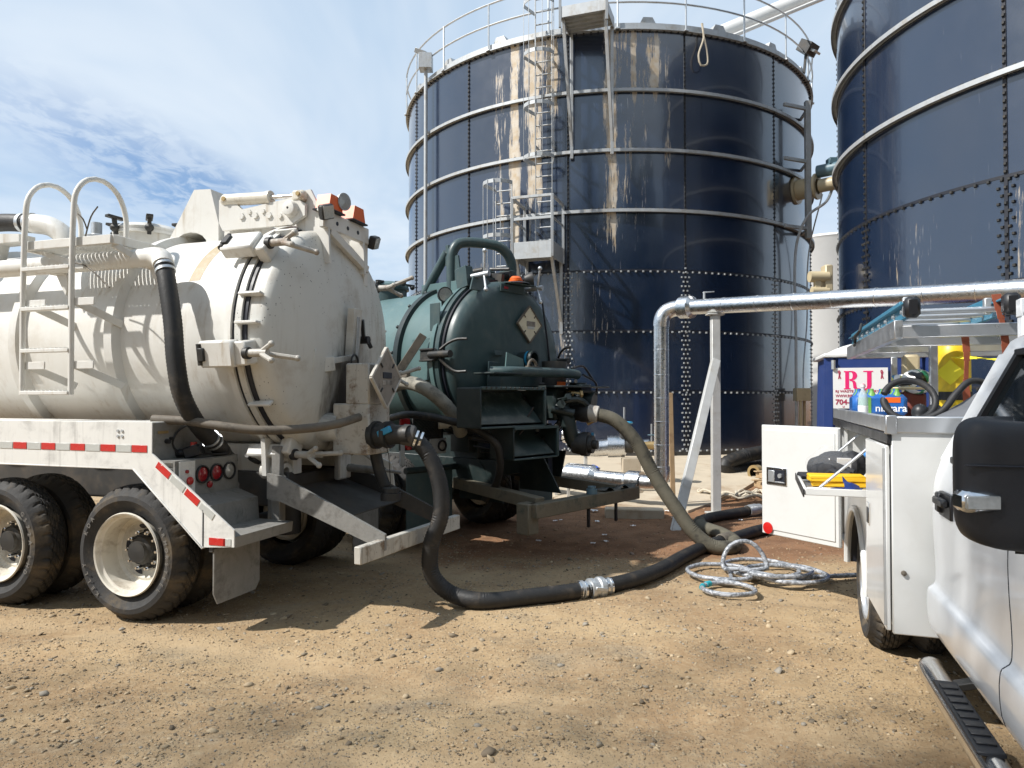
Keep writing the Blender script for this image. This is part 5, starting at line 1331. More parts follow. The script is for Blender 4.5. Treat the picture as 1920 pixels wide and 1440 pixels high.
pk = part('pump_block', MB().box((.62, .42, 1.60), (.4, .58, .36), None, .03).cyl((.7, .62, 1.66), (.95, .70, 1.62), .12, n=16).box((.62, .78, 1.58), (.3, .16, .3)).box((.7, .5, 1.80), (.6, .9, .02)), 'oily', GT)
part('pump_lever', MB().tube([(.85, .2, 1.62), (.98, .32, 1.66), (1.02, .45, 1.60), (.98, .55, 1.52)], .035, 8, smooth=.05).cyl((.8, .1, 1.55), (1.0, .25, 1.5), .05, n=10).tube([(.9, .2, 1.7), (.95, .5, 1.75), (.95, .75, 1.72)], .02, 6, smooth=.05), 'oily', GT)
part('gearbox', MB().cyl((.78, .62, 1.55), (.78, .62, 1.85), .10, n=16).box((.8, .62, 1.78), (.2, .2, .1)).cyl((.70, .80, 1.45), (.70, .80, 1.75), .09, n=14), 'oily', GT)
part('cable', MB().tube([(.75, .75, 1.95), (.8, .95, 1.85), (.75, 1.02, 1.7), (.72, .98, 1.58)], .014, 6, smooth=.05).tube([(.7, .6, 2.02), (.72, .8, 2.05), (.75, .95, 1.9)], .014, 6, smooth=.05), 'black', GT)
part('outlet_elbow', MB().tube([(.70, .22, 1.62), (.86, .24, 1.52), (.92, .26, 1.36), (.93, .30, 1.22), (.95, .34, 1.16)], .085, 14, smooth=.05), 'oily', GT)
part('coupling', MB().lathe([(-.08, .06), (-.06, .11), (0, .12), (.04, .12), (.04, .135), (.12, .135), (.12, .10), (.17, .10), (.17, .05), (.22, .05), (.22, 0)], (.98, .36, 1.16), (1, .35, -.03), 24), 'darksteel', GT)
part('outlet', MB().lathe([(-.15, .08), (0, .09), (.02, .105), (.12, .105), (.12, .08)], (.92, .46, 1.50), (1, .35, .0), 22), 'darksteel', GT)
part('hanging_tag', MB().box((1.05, .52, 1.25), (.01, .05, .06)), 'blueplastic', GT)
# tail panel on the near side
tp = part('tail_panel', MB().box((-.18, -.95, 1.28), (.03, .62, .34)), 'oily', GT)
part('lamp_panel', MB().box((-.155, -.74, 1.14), (.03, .24, .17)), 'galv', tp)
part('lamp_ring', MB().lathe([(0, .062), (.02, .062), (.02, .048), (.005, .046)], (-.14, -.69, 1.14), (1, 0, 0), 22), 'black', tp)
part('lamp_lens', MB().lathe([(.004, .046), (.01, 0)], (-.14, -.69, 1.14), (1, 0, 0), 22), 'clearlamp', tp)
part('tail_lamp', MB().box((-.15, -1.21, 1.42), (.03, .13, .07)), 'redlamp', tp)
part('tail_lamp', MB().lathe([(0, .05), (.015, .045), (.02, 0)], (-.15, -1.16, 1.16), (1, 0, 0), 18), 'redlamp', tp)
part('mud_guard', MB().box((-.17, -1.23, 1.2), (.04, .05, .5)), 'galv', tp)
gr = part('grate', MB().bar((-.15, -1.10, 1.23), (-.15, -.70, 1.23), .02, .02).bar((-.15, -1.10, 1.45), (-.15, -.70, 1.45), .02, .02).bar((-.15, -1.10, 1.23), (-.15, -1.10, 1.45), .02, .02).bar((-.15, -.70, 1.23), (-.15, -.70, 1.45), .02, .02), 'darksteel', tp)
for k in range(9):
    for sg in (-1, 1):
        y0 = -1.10 + .05 * k; a_ = V(-.15, y0, 1.23 if sg > 0 else 1.45); b_ = V(-.15, min(-.70, y0 + .16), 1.34)
        part('grate_wire', MB().bar(a_, b_, .006, .008).bar(b_, V(-.15, min(-.70, y0 + .28), 1.45 if sg > 0 else 1.23), .006, .008), 'darksteel', gr)
part('pipe_stub', MB().cyl((-.1, -.78, 1.40), (.1, -.52, 1.42), .07, n=16).cyl((.06, -.57, 1.415), (.11, -.50, 1.42), .085, n=16), 'rim', GT)
part('hose_box', MB().box((.0, -.30, 1.22), (.3, .5, .3)).box((.1, -.1, .95), (.4, .5, .3)).bar((.25, -.5, 1.3), (.5, -.35, 1.25), .1, .16), 'oily', GT)
part('lever', MB().bar((.35, -.45, 1.30), (.62, -.30, 1.30), .025, .03).cyl((.2, -.6, 1.25), (.45, -.45, 1.20), .035, n=10), 'darksteel', GT)
mf = part('mud_flap', MB().box((-.10, -.90, .58), (.014, .66, .60)), 'dgreen', GT)
part('flap_bar', MB().cyl((-.10, -1.24, .90), (-.10, -.35, .90), .035, n=12), 'oily', GT)
part('mud_flap', MB().box((-.10, .90, .58), (.014, .66, .60)), 'dgreen', GT)
part('flap_bar', MB().cyl((-.10, .35, .90), (-.10, 1.24, .90), .035, n=12), 'oily', GT)
part('side_gusset', MB().prism([(-.05, 1.0), (.25, 1.0), (.62, .55), (-.05, .55)], (0, -.48, 0), (1, 0, 0), (0, 0, 1), .02), 'oily', GT)
part('side_gusset', MB().prism([(.3, 1.05), (.62, 1.05), (.9, .62), (.3, .62)], (0, .15, 0), (1, 0, 0), (0, 0, 1), .02).prism([(.25, 1.05), (.62, 1.05), (.5, .55), (.25, .55)], (0, .6, 0), (1, 0, 0), (0, 0, 1), .02), 'oily', GT)
# rear bumper frame
part('bumper_bar', MB().box((1.30, .10, .58), (.12, 1.86, .14), None, .008), 'mudgreen', GT)
for y in (-.66, .72): part('bumper_arm', MB().bar((-.1, y * .75, .72), (1.26, y, .63), .12, .12), 'mudgreen', GT)
part('bumper_leg', MB().box((1.22, -.80, .50), (.16, .16, .30), None, .01), 'mudgreen', GT)
part('bumper_pad', MB().grid(lambda u, v: V(1.15 + .2 * v, .35 + .66 * u, .665 + .03 * math.sin(u * 14) * v), 20, 4), 'oily', GT)
part('hitch_cap', MB().lathe([(.65, .06), (.70, .06), (.70, .045), (.73, .045), (.73, 0)], (1.30, .16, 0), (0, 0, 1), 14), 'motorblue', GT)
for y in (.1, .62): part('bumper_peg', MB().bar((1.30, y, .30), (1.30, y, .52), .03, .03), 'black', GT)
# hoses carried on the truck
part('carried_hose', MB().tube([(-.5, -1.10, 1.80), (-.2, -1.16, 1.84), (.1, -1.16, 1.78), (.25, -1.02, 1.62), (.28, -.85, 1.42), (.2, -.72, 1.3)], .075, 14, smooth=.03, corr=.0015), 'paleh', GT)
part('drain_hose', MB().tube([(-.35, -1.22, 1.46), (.0, -1.28, 1.50), (.35, -1.15, 1.46), (.65, -.95, 1.36), (.80, -.80, 1.2), (.76, -.70, .98), (.60, -.60, .75), (.40, -.55, .58)], .040, 12, smooth=.03), 'hose', GT)
part('side_stay', MB().bar((-.55, -1.15, 1.9), (-.1, -1.2, 1.92), .05, .05).bar((-.3, -1.2, 1.92), (-.12, -.98, 2.36), .03, .09), 'oldhose', GT)

# small fittings crowding the rear
r4 = np.random.default_rng(44)
for k in range(26):
    x, y, z = r4.uniform(.35, .95), r4.uniform(.0, .9), r4.uniform(1.25, 1.85)
    a = r4.normal(0, 1, 3); a[0] = abs(a[0]) + .6; a = unit(a); ln = r4.uniform(.06, .2); rr = r4.uniform(.015, .045)
    p = V(x, y, z); q = p + a * ln
    mb = MB().cyl(p, q, rr, n=10).cyl(q - a * .02, q + a * .012, rr * 1.45, n=6)
    if k % 3 == 0: mb.bar(q, q + unit(V(.3, 1, .2) * (1 if k % 2 else -1)) * .14, .018, .012)
    part('fitting', mb, ('oily', 'darksteel', 'oily', 'frame', 'oily', 'brass')[k % 6], GT)
for k in range(7):
    p = V(r4.uniform(.2, .6), r4.uniform(-.9, .4), r4.uniform(1.0, 1.4)); q = V(r4.uniform(.6, .95), r4.uniform(-.3, .8), r4.uniform(1.2, 1.8))
    part('control_line', MB().tube([p, p * .6 + q * .4 + V(.05, 0, -.16), p * .2 + q * .8 + V(.04, .03, -.06), q], .011, 6, smooth=.05), 'black', GT)
for k in range(14):
    part('bolt', MB().cyl((.925, -1.08 + .07 * k, 1.775), (.94, -1.08 + .07 * k, 1.775), .011, n=6), 'darksteel', GT)
part('decal', MB().box((.925, -.55, 1.765), (.004, .12, .03), None, .0005), 'silverref', GT)
part('caution_label', MB().box((.79, .35, 1.70), (.004, .10, .07), None, .0005), 'whiteplastic', GT)
# ================================================================== white service truck
SV = thing('service_truck', 'white pickup with service body and an open side compartment door', 'truck', (1.915, 3.56, 0), 70.7)
RS = .405
st_me = tyre_mesh(RS, .24, .222, 'tyre', 150)
s_rim = MB().lathe([(.02, .235), (.005, .228), (.01, .218), (.03, .212), (.04, .20), (.13, .19), (.14, .15), (.11, .13), (.10, .08), (.06, .07), (.055, .0)], (0, 0, 0), (0, 1, 0), 48).mesh('rim', 'alum')
def swheel(x, y, rz):
    w = link('wheel', s_rim, SV, (x, y, RS - .012), (0, 0, rz)); link('tyre', st_me, w)
WX = 1.40
for y, rz in ((-.04, PI), (-.30, PI), (-2.26, 0), (-2.0, 0)): swheel(WX, y, rz)
swheel(-2.9, -.19, PI); swheel(-2.9, -2.1, 0)
part('rear_axle', MB().cyl((WX, -.3, .4), (WX, -2.0, .4), .06, n=12).ball((WX, -1.15, .4), .17, 12, 8), 'frame', SV)
for y in (-.72, -1.58): part('frame_rail', MB().box((-.3, y, .62), (6.0, .08, .2)), 'frame', SV)
part('underbody', MB().box((1.1, -1.15, .66), (2.6, 1.2, .06)).box((2.45, -.3, .50), (.5, .35, .06)), 'frame', SV)
BW = 'bodywhite'
# near side bank: panels round real openings
part('front_panel', MB().box((.012, -.29, 1.0), (.024, .58, 1.02), None, .006), BW, SV)
fp = MB().box((.012, -1.15, 1.0), (.022, 1.14, .6)); part('bulkhead', fp, BW, SV)
part('marker_lamp', MB().lathe([(0, .013), (.012, .012), (.016, 0)], (-.001, -.05, .80), (-1, 0, 0), 12), 'oldhose', SV)
def side_panel(poly, y=0.0, th=.02, nm='side_panel', mat=BW, par=SV): return part(nm, MB().prism(poly, (0, y, 0), (1, 0, 0), (0, 0, 1), th), mat, par)
arch = [(WX + .50 * math.cos(t), .44 + .47 * math.sin(t)) for t in np.linspace(PI, 0, 17)]
side_panel([(.73, .49), (.73, 1.06), (2.10, 1.06), (2.10, .49), (1.92, .49)] + arch[::-1] + [(.88, .49)])
side_panel([(.73, 1.06), (.73, 1.44), (.78, 1.44), (.78, 1.06)])
side_panel([(2.04, 1.06), (2.04, 1.44), (2.10, 1.44), (2.10, 1.06)])
side_panel([(.03, 1.44), (.03, 1.50), (2.75, 1.50), (2.75, 1.44)])
side_panel([(2.69, .49), (2.69, 1.44), (2.75, 1.44), (2.75, .49)])
part('arch_lip', MB().tube([V(x, .006, z) for x, z in arch], .022, 8), BW, SV)
part('wheel_well', MB().lathe([(-.62, .50), (-.02, .50)], (WX, 0, .44), (0, 1, 0), 24, 0, PI).box((WX, -.60, .75), (1.0, .02, .4)), 'gasket', SV)
part('compartment', MB().box((1.41, -.50, 1.26), (1.34, .02, .40)).box((1.41, -.26, 1.065), (1.34, .48, .015)).box((1.41, -.26, 1.46), (1.34, .48, .015)).box((.745, -.26, 1.26), (.015, .48, .4)).box((2.08, -.26, 1.26), (.015, .48, .4)).box((1.75, -.3, 1.26), (.01, .36, .38)), BW, SV)
part('compartment', MB().box((2.42, -.50, .97), (.6, .02, .94)).box((2.42, -.26, .50), (.6, .48, .02)).box((2.12, -.26, .97), (.012, .48, .92)).box((2.72, -.26, .97), (.012, .48, .92)).box((2.42, -.26, 1.0), (.58, .44, .012)), BW, SV)
part('front_compartment_back', MB().box((.37, -.50, .97), (.68, .02, .94)).box((.37, -.26, .50), (.68, .48, .02)), BW, SV)
fdoor = part('compartment_door', MB().box((.38, .012, .965), (.69, .024, .94), None, .006), BW, SV)
part('paddle_latch', MB().box((.62, .026, 1.0), (.09, .008, .13), None, .003), 'chrome', fdoor)
part('latch_recess', MB().box((.62, .031, .99), (.055, .004, .09), None, .001), 'black', fdoor)
part('door_hinge', MB().cyl((.045, .026, .52), (.045, .026, 1.42), .008, n=8), 'steel', fdoor)
part('door_seal', MB().box((.725, .004, .965), (.012, .01, .94)), 'black', SV)
part('drip_strip', MB().box((1.38, .008, 1.47), (2.76, .02, .055), None, .003), 'black', SV)
part('top_rail', MB().box((1.38, .0, 1.542), (2.76, .03, .085), None, .006), 'alum', SV)
part('top_rail', MB().box((.0, -.33, 1.542), (.03, .64, .085), None, .006), 'alum', SV)
part('rail_corner', MB().box((.003, .003, 1.542), (.05, .05, .095), None, .004), 'alum', SV)
part('bank_lid', MB().box((1.38, -.28, 1.515), (2.70, .54, .025)), 'alum', SV)
part('right_bank', MB().box((1.38, -2.06, 1.0), (2.74, .48, 1.0), None, .01), BW, SV)
part('bed_floor', MB().box((1.38, -1.15, .88), (2.74, 1.34, .04)).box((1.38, -.535, 1.2), (2.74, .03, .6)), BW, SV)
part('tailgate', MB().box((2.74, -1.15, 1.15), (.03, 1.3, .5)), BW, SV)
# open door
H0 = V(2.12, .02, 0); H1 = V(2.615, .60, 0); hd = unit(H1 - H0); hn = V(-hd[1], hd[0], 0)
Rd = np.array([hd, hn, V(0, 0, 1)]).T; hl = np.linalg.norm(H1 - H0)
dp = lambda s, o, z: H0 + hd * s + hn * o + V(0, 0, z)
od = part('open_door', MB().box(dp(hl / 2, 0, .965), (hl, .03, .95), Rd, .006), BW, SV)
part('door_lining', MB().box(dp(hl / 2, .018, .965), (hl - .08, .012, .86), Rd, .004), BW, od)
lt = part('paddle_latch', MB().box(dp(hl - .17, .026, 1.0), (.21, .012, .15), Rd, .004), 'chrome', od)
part('latch_recess', MB().box(dp(hl - .17, .033, 1.0), (.17, .004, .115), Rd, .002), 'gasket', lt)
part('latch_bolt', MB().box(dp(hl - .125, .038, 1.0), (.065, .014, .10), Rd, .004).cyl(dp(hl - .215, .03, 1.01), dp(hl - .215, .05, 1.01), .02, n=10).box(dp(hl - .17, .036, .953), (.17, .006, .01), Rd), 'steel', lt)
part('red_reflector', MB().lathe([(0, .05), (.006, .05), (.007, .046), (.008, 0)], dp(hl - .075, .026, .545), hn, 28), 'red', od)
part('door_hinge', MB().cyl(dp(0, .02, .5), dp(0, .02, 1.43), .009, n=8), 'steel', od)
# fold-down shelf
tr = part('fold_down_shelf', MB().box((1.25, .18, 1.078), (.98, .36, .012), None, .002), 'alum', SV)
part('shelf_rim', MB().bar((.76, 0, 1.095), (.76, .36, 1.095), .018, .045).bar((.76, .36, 1.095), (1.74, .36, 1.095), .018, .045).bar((1.74, .36, 1.095), (1.74, 0, 1.095), .018, .045), BW, tr)
part('shelf_edge', MB().bar((.745, .37, 1.085), (1.75, .37, 1.085), .008, .05), 'black', tr)
for x in (.86, 1.66): part('stay_rod', MB().cyl((x, .27, 1.11), (x - .03, -.06, 1.42), .009, n=8), 'alum', tr)
# things on the shelf
bgm = MB()
for cx0, cy0, cz0, rx0, ry0, rz0, ph in ((1.50, .10, 1.19, .15, .15, .10, 0), (1.36, .16, 1.16, .09, .13, .075, 1.3), (1.56, .20, 1.17, .12, .10, .085, 2.1), (1.44, .02, 1.21, .12, .10, .09, .7)):
    bgm.grid(lambda u, v, cx0=cx0, cy0=cy0, cz0=cz0, rx0=rx0, ry0=ry0, rz0=rz0, ph=ph: V(cx0, cy0, cz0) + V(rx0 * math.cos(2 * PI * u), ry0 * math.sin(2 * PI * u), 0) * math.sin(PI * v) ** .6 * (1 + .07 * math.sin(9 * 2 * PI * u + 5 * v + ph)) + V(0, 0, -rz0 * math.cos(PI * v) * (1 + .08 * math.sin(14 * u + ph))), 36, 14)
bg_ = solo('folded_jacket', bgm, 'bag', 'dark jacket packed in clear plastic on the fold-down shelf', 'jacket', loc=(1.915, 3.56, 0), rz=70.7)
part('wrapper', MB().grid(lambda u, v: V(1.48 + .19 * math.cos(2 * PI * u) * (math.sin(PI * min(.97, .1 + v * .9))) ** .4 + .012 * math.sin(23 * u), .12 + .20 * math.sin(2 * PI * u) * (math.sin(PI * min(.97, .1 + v * .9))) ** .4, 1.10 + .23 * v + .012 * math.sin(17 * u + 9 * v)), 30, 10), 'film', bg_)
part('care_label', MB().box((1.33, .08, 1.21), (.006, .09, .11), rotm(0, -12, 0), .001), 'paper', bg_)
def sthing(name, mb, mat, label, cat, group=None): return solo(name, mb, mat, label, cat, group, loc=(1.915, 3.56, 0), rz=70.7)
sthing('work_gloves', MB().ball((1.36, .22, 1.13), .1, 12, 8, (.6, 1.3, .35)).tube([(1.33, .15, 1.14), (1.28, .1, 1.17), (1.25, .05, 1.16)], .02, 8, smooth=.03).tube([(1.36, .13, 1.14), (1.32, .07, 1.18), (1.29, .02, 1.17)], .02, 8, smooth=.03).tube([(1.3, .2, 1.14), (1.25, .16, 1.18), (1.22, .12, 1.16)], .02, 8, smooth=.03).box((1.47, .31, 1.12), (.16, .1, .04), rotm(0, 0, 10), .01), 'bag', 'black work gloves heaped at the outer end of the shelf', 'gloves')
sthing('folded_cloth', MB().box((1.16, .14, 1.135), (.15, .36, .03), rotm(0, 3, 4), .014).box((1.17, .13, 1.105), (.15, .34, .03), None, .014).box((1.15, .15, 1.155), (.13, .34, .022), rotm(0, -2, 6), .01), 'yellowcloth', 'folded bright yellow cloth lying on the fold-down shelf', 'cloth')
sthing('paper_sheet', MB().box((.95, .20, 1.0875), (.22, .26, .003), rotm(0, 0, 8), .0005), 'paper', 'white paper sheet near the front edge of the shelf', 'paper')
sthing('paper_sheet', MB().box((.93, .11, 1.0915), (.18, .24, .003), rotm(0, 0, -12), .0005), 'manila', 'tan paper sheet beneath the pen on the shelf', 'paper')
sthing('pen', MB().cyl((.92, .20, 1.098), (.98, .08, 1.099), .006, n=8), 'navy', 'dark pen lying across the papers on the shelf', 'pen')
sthing('cleaning_rag', MB().grid(lambda u, v: V(.90 + .16 * u, .02 + .10 * v, 1.095 + .07 * u * v + .012 * math.sin(8 * u + 5 * v)), 8, 6), 'navy', 'crumpled blue rag in the inner corner of the shelf', 'rag')
sthing('plastic_bag', MB().ball((1.3, -.10, 1.33), .1, 14, 10, (.8, .7, 1.0)), 'film', 'clear plastic bag hanging inside the open upper compartment', 'bag')
sthing('blue_cap', MB().ball((1.22, -.06, 1.30), .035, 10, 8, (1, 1, .8)), M('light blue plastic', (.05, .25, .7), .35), 'light blue cap inside the open upper compartment', 'cap')

# cab
def cab_section(k):
    # outline of one side, k = inset at the ends
    key = [(-.30, 0, .50), (-.20, 0, .515), (-.142, 0, .58), (-.126, 0, .68), (-.128, 0, .745), (-.134, 0, .768), (-.156, 0, .786), (-.163, 0, .81), (-.163, 0, .90), (-.157, 0, 1.02), (-.155, 0, 1.14), (-.165, 0, 1.28), (-.195, 0, 1.385)]
    return [(p[0] - k, p[2]) for p in spline(key, .03)]
def roof_section(k): return [(-.435 - k, 1.88), (-.47 - k, 1.94), (-.54 - k, 1.985), (-.72 - k, 2.015), (-1.14, 2.025)]
xs_body = [(-.085, .045), (-.087, .03), (-.092, .016), (-.10, .007), (-.112, .0015), (-.125, 0), (-.14, 0), (-1.15, 0), (-2.1, 0), (-2.45, .0)]
def loft(secf, xs, close=True):
    mb = MB(); secs = []
    for x, k in xs:
        s_ = secf(k); full = [(y, z) for y, z in s_] + [(-2.28 - y, z) for y, z in s_[::-1]]
        secs.append([(x, y, z) for y, z in full])
    n_ = len(secs[0]); vs = [p for s_ in secs for p in s_]
    fs = [(i * n_ + j, i * n_ + j + 1, (i + 1) * n_ + j + 1, (i + 1) * n_ + j) for i in range(len(secs) - 1) for j in range(n_ - 1)]
    fs += [tuple(range(n_)), tuple(range((len(secs) - 1) * n_ + n_ - 1, (len(secs) - 1) * n_ - 1, -1))]
    return mb.add(vs, fs)
cab = part('cab_body', loft(cab_section, xs_body), 'swhite', SV, 30)
part('cab_roof', loft(roof_section, [(-.10, .05), (-.13, .01), (-.2, 0), (-1.2, 0), (-1.75, .0), (-1.9, .03)]), 'swhite', SV, 30)
def gp_(x, f): return V(x, -.195 - .24 * f, 1.385 + .495 * f)      # greenhouse side plane
def pillar(x0, x1, x0t, x1t, mat='swhite', off=0.0, nm='pillar'):
    for y_ in (0, 1):
        mb = MB()
        q = [gp_(x0, 0), gp_(x1, 0), gp_(x1t, 1), gp_(x0t, 1)]
        o_ = [p + V(0, off, off * .5) for p in q]; i_ = [p + V(0, -.06 + off, 0) for p in q]
        if y_: o_ = [V(p[0], -2.28 - p[1], p[2]) for p in o_]; i_ = [V(p[0], -2.28 - p[1], p[2]) for p in i_]
        mb.add(o_ + i_, [(0, 1, 2, 3), (7, 6, 5, 4), (0, 4, 5, 1), (1, 5, 6, 2), (2, 6, 7, 3), (3, 7, 4, 0)])
        part(nm, mb, mat, SV)
pillar(-.10, -.30, -.12, -.36); pillar(-1.14, -1.26, -1.12, -1.24, 'black'); pillar(-2.28, -2.42, -1.78, -1.9)
pillar(-.298, -.35, -.358, -.41, 'black', .004, 'window_trim')
for x0, x1, x0t, x1t in ((-.34, -1.15, -.40, -1.13), (-1.25, -2.30, -1.23, -1.80)):
    mb = MB()
    q = [gp_(x0, 0), gp_(x1, 0), gp_(x1t, 1), gp_(x0t, 1)]; q = [p + V(0, -.018, 0) for p in q]
    mb.add(q + [p + V(0, -.005, 0) for p in q], [(0, 1, 2, 3), (7, 6, 5, 4), (0, 4, 5, 1), (1, 5, 6, 2), (2, 6, 7, 3), (3, 7, 4, 0)])
    part('side_window', mb, 'glass', SV); mb = MB()
    q2 = [V(p[0], -2.28 - p[1], p[2]) for p in q]; mb.add(q2 + [p + V(0, .005, 0) for p in q2], [(3, 2, 1, 0), (4, 5, 6, 7)])
    part('side_window', mb, 'glass', SV)
part('belt_trim', MB().bar(gp_(-.30, .02), gp_(-2.3, .02), .02, .03).bar(gp_(-.37, .99), gp_(-1.85, .99), .02, .03), 'black', SV)
part('rear_window', MB().box((-.12, -1.14, 1.63), (.01, 1.3, .42)), 'glass', SV)
part('windscreen', MB().add([(-2.42, -.22, 1.39), (-2.42, -2.06, 1.39), (-1.88, -1.82, 1.95), (-1.88, -.46, 1.95)], [(0, 1, 2, 3)]), 'glass', SV)
part('seat', MB().box((-.45, -1.14, 1.1), (.16, 1.5, .7), rotm(0, -12, 0), .05).box((-.7, -1.14, .85), (.5, 1.5, .2), None, .05), 'bag', SV)
for y in (-.62, -1.66): part('seat', MB().box((-1.42, y, 1.15), (.16, .52, .8), rotm(0, -12, 0), .06).box((-1.45, y, 1.66), (.1, .26, .2), rotm(0, -8, 0), .05).box((-1.7, y, .85), (.5, .52, .2), None, .05), 'bag', SV)
part('hood', loft(lambda k: [(-.26 - k, .60), (-.16 - k, .75), (-.15 - k, 1.0), (-.20 - k, 1.22), (-.42 - k, 1.30), (-1.14, 1.34)], [(-2.45, 0), (-3.1, .01), (-3.55, .05), (-3.66, .12)]), 'swhite', SV, 30)
for x in (-1.205, -2.3):
    mb = MB(); q = [p for p in cab_section(0) if p[1] > .55]
    for a_, b_ in zip(q[:-1], q[1:]): mb.bar((x, a_[0] - .001, a_[1]), (x, b_[0] - .001, b_[1]), .005, .006, .001, up=(1, 0, 0))
    part('door_gap', mb, 'gasket', SV)
dh_ = part('door_handle', MB().box((-.40, -.128, 1.215), (.17, .03, .035), None, .012).box((-.325, -.142, 1.205), (.06, .03, .09), None, .012), 'black', SV)
part('handle_cup', MB().box((-.40, -.153, 1.20), (.20, .02, .11), None, .008), 'black', dh_)
# mirror
def mirror_shell(u, v):
    t = 2 * PI * u; p = math.pi * (v - .5)
    e = lambda c, k: math.copysign(abs(c) ** k, c)
    cy = e(math.cos(p), .35)
    return V(-1.76 + .075 * e(math.cos(t), .8) * cy, -.015 + .14 * e(math.sin(t), .42) * cy, 1.445 + .172 * e(math.sin(p), .42) + .012 * math.sin(t))
mr = part('wing_mirror', MB().grid(mirror_shell, 40, 24), 'mirrorblack', SV, 50)
part('mirror_seam', MB().box((-1.835, -.015, 1.500), (.012, .262, .004), None, .001), 'gasket', mr)
part('turn_signal', MB().box((-1.815, .085, 1.405), (.07, .10, .055), rotm(0, 0, 14), .012), 'chrome', mr)
part('signal_lens', MB().box((-1.85, .080, 1.405), (.012, .085, .036), rotm(0, 0, 14), .005), 'clearlamp', mr)
part('mirror_arm', MB().bar((-1.82, -.05, 1.30), (-1.88, -.20, 1.22), .09, .07).bar((-1.8, -.1, 1.5), (-1.86, -.22, 1.42), .05, .04), 'mirrorblack', mr)
# step bar
stp = part('step_bar', MB().tube([(-.34, -.10, .455), (-.40, -.085, .47), (-1.3, -.085, .47), (-2.3, -.085, .47)], .052, 18, smooth=.06), 'chrome', SV)
part('step_pad', MB().box((-1.0, -.075, .522), (.62, .085, .014), None, .006), 'mirrorblack', stp)
for k in range(8): part('pad_rib', MB().box((-.76 - k * .068, -.075, .531), (.04, .06, .008), None, .003), 'black', stp)
for x in (-.6, -1.9): part('step_bracket', MB().bar((x, -.1, .47), (x, -.4, .56), .06, .03), 'frame', stp)

# headache frame and ladder rack
part('headache_frame', MB().bar((.10, -.62, 1.5), (.10, -.62, 2.10), .07, .07).bar((.10, -1.72, 1.5), (.10, -1.72, 2.10), .07, .07).bar((.10, -.58, 2.12), (.10, -1.76, 2.12), .07, .09), 'swhite', SV)
for k in range(8): part('screen_bar', MB().bar((.10, -.72 - .12 * k, 1.5), (.10, -.72 - .12 * k, 2.08), .012, .012), 'alum', SV)
rk = part('ladder_rack', MB().bar((.90, -.19, 2.10), (3.38, -.19, 2.10), .05, .115).bar((.90, -2.1, 2.10), (3.38, -2.1, 2.10), .05, .115), 'alum', SV)
for x in (.93, 1.75, 2.55, 3.35): part('rack_crossbar', MB().bar((x, -.17, 2.085), (x, -2.12, 2.085), .06, .075), 'alum', rk)
for x in (1.75, 3.3):
    for y in (-.55, -1.95): part('rack_post', MB().bar((x, y, 1.5), (x, y, 2.05), .05, .05), 'alum', rk)
# ladders on the rack
xl = thing('extension_ladder', 'blue fibreglass extension ladder tied on the ladder rack', 'ladder', (1.915, 3.56, 0), 70.7)
for k, y in enumerate((-.25, -.76)):
    part('rail', MB().bar((.86, y, 2.215), (3.6, y, 2.215), .03, .085).bar((.86, y + .02, 2.256), (3.6, y + .02, 2.256), .05, .012).bar((1.3, y * .98 - .03, 2.29), (3.9, y * .98 - .03, 2.29), .025, .06), 'ladderblue', xl)
    part('end_cap', MB().box((.83, y, 2.225), (.09, .085, .125), None, .02), 'black', xl)
for k in range(9): part('rung', MB().cyl((1.0 + .3 * k, -.25, 2.215), (1.0 + .3 * k, -.76, 2.215), .018, n=10), 'alum', xl)
for k in range(8): part('rung_rivet', MB().cyl((1.0 + .3 * k, -.232, 2.215), (1.0 + .3 * k, -.215, 2.215), .012, n=8).cyl((1.03 + .3 * k, -.235, 2.20), (1.03 + .3 * k, -.235, 2.24), .006, n=6), 'steel', xl)
part('rung_lock', MB().box((.92, -.235, 2.24), (.03, .04, .12)).box((1.05, -.70, 2.24), (.05, .04, .1)), 'steel', xl)
sthing('tow_hook', MB().tube([(2.4, -.17, 2.28), (2.35, -.15, 2.22), (2.45, -.13, 2.19), (2.62, -.15, 2.18), (2.66, -.15, 2.14), (2.6, -.14, 2.12)], .012, 8, smooth=.03), 'darksteel', 'bent dark hook strapped to the side of the blue ladder', 'hook')
# straps
def strap(pts, w, mat, label, nm='ratchet_strap'):
    mb = MB(); P = spline(pts, .05)
    for i in range(len(P) - 1):
        tw = math.sin(i * .5) * .9; mb.bar(P[i], P[i + 1], w * (.55 + .45 * abs(math.cos(i * .45))), .004, .001, up=(math.cos(tw), .3, .25))
    return sthing(nm, mb, mat, label, 'strap')
strap([(1.40, -.66, 2.12), (1.39, -.67, 1.98), (1.37, -.66, 1.8), (1.36, -.66, 1.66), (1.36, -.66, 1.58)], .05, 'strap', 'orange brown strap hanging in front of the near yellow cylinder')
strap([(.95, -.72, 2.30), (.93, -.74, 2.15), (.93, -.76, 2.0), (.95, -.78, 1.86), (1.0, -.8, 1.78)], .055, 'strap', 'orange brown strap hanging from the ladder end by the cab')
strap([(1.84, -.70, 1.97), (1.5, -.80, 1.94), (1.1, -.95, 1.9)], .05, 'ystrap', 'yellow strap running from the near cylinder towards the cab')
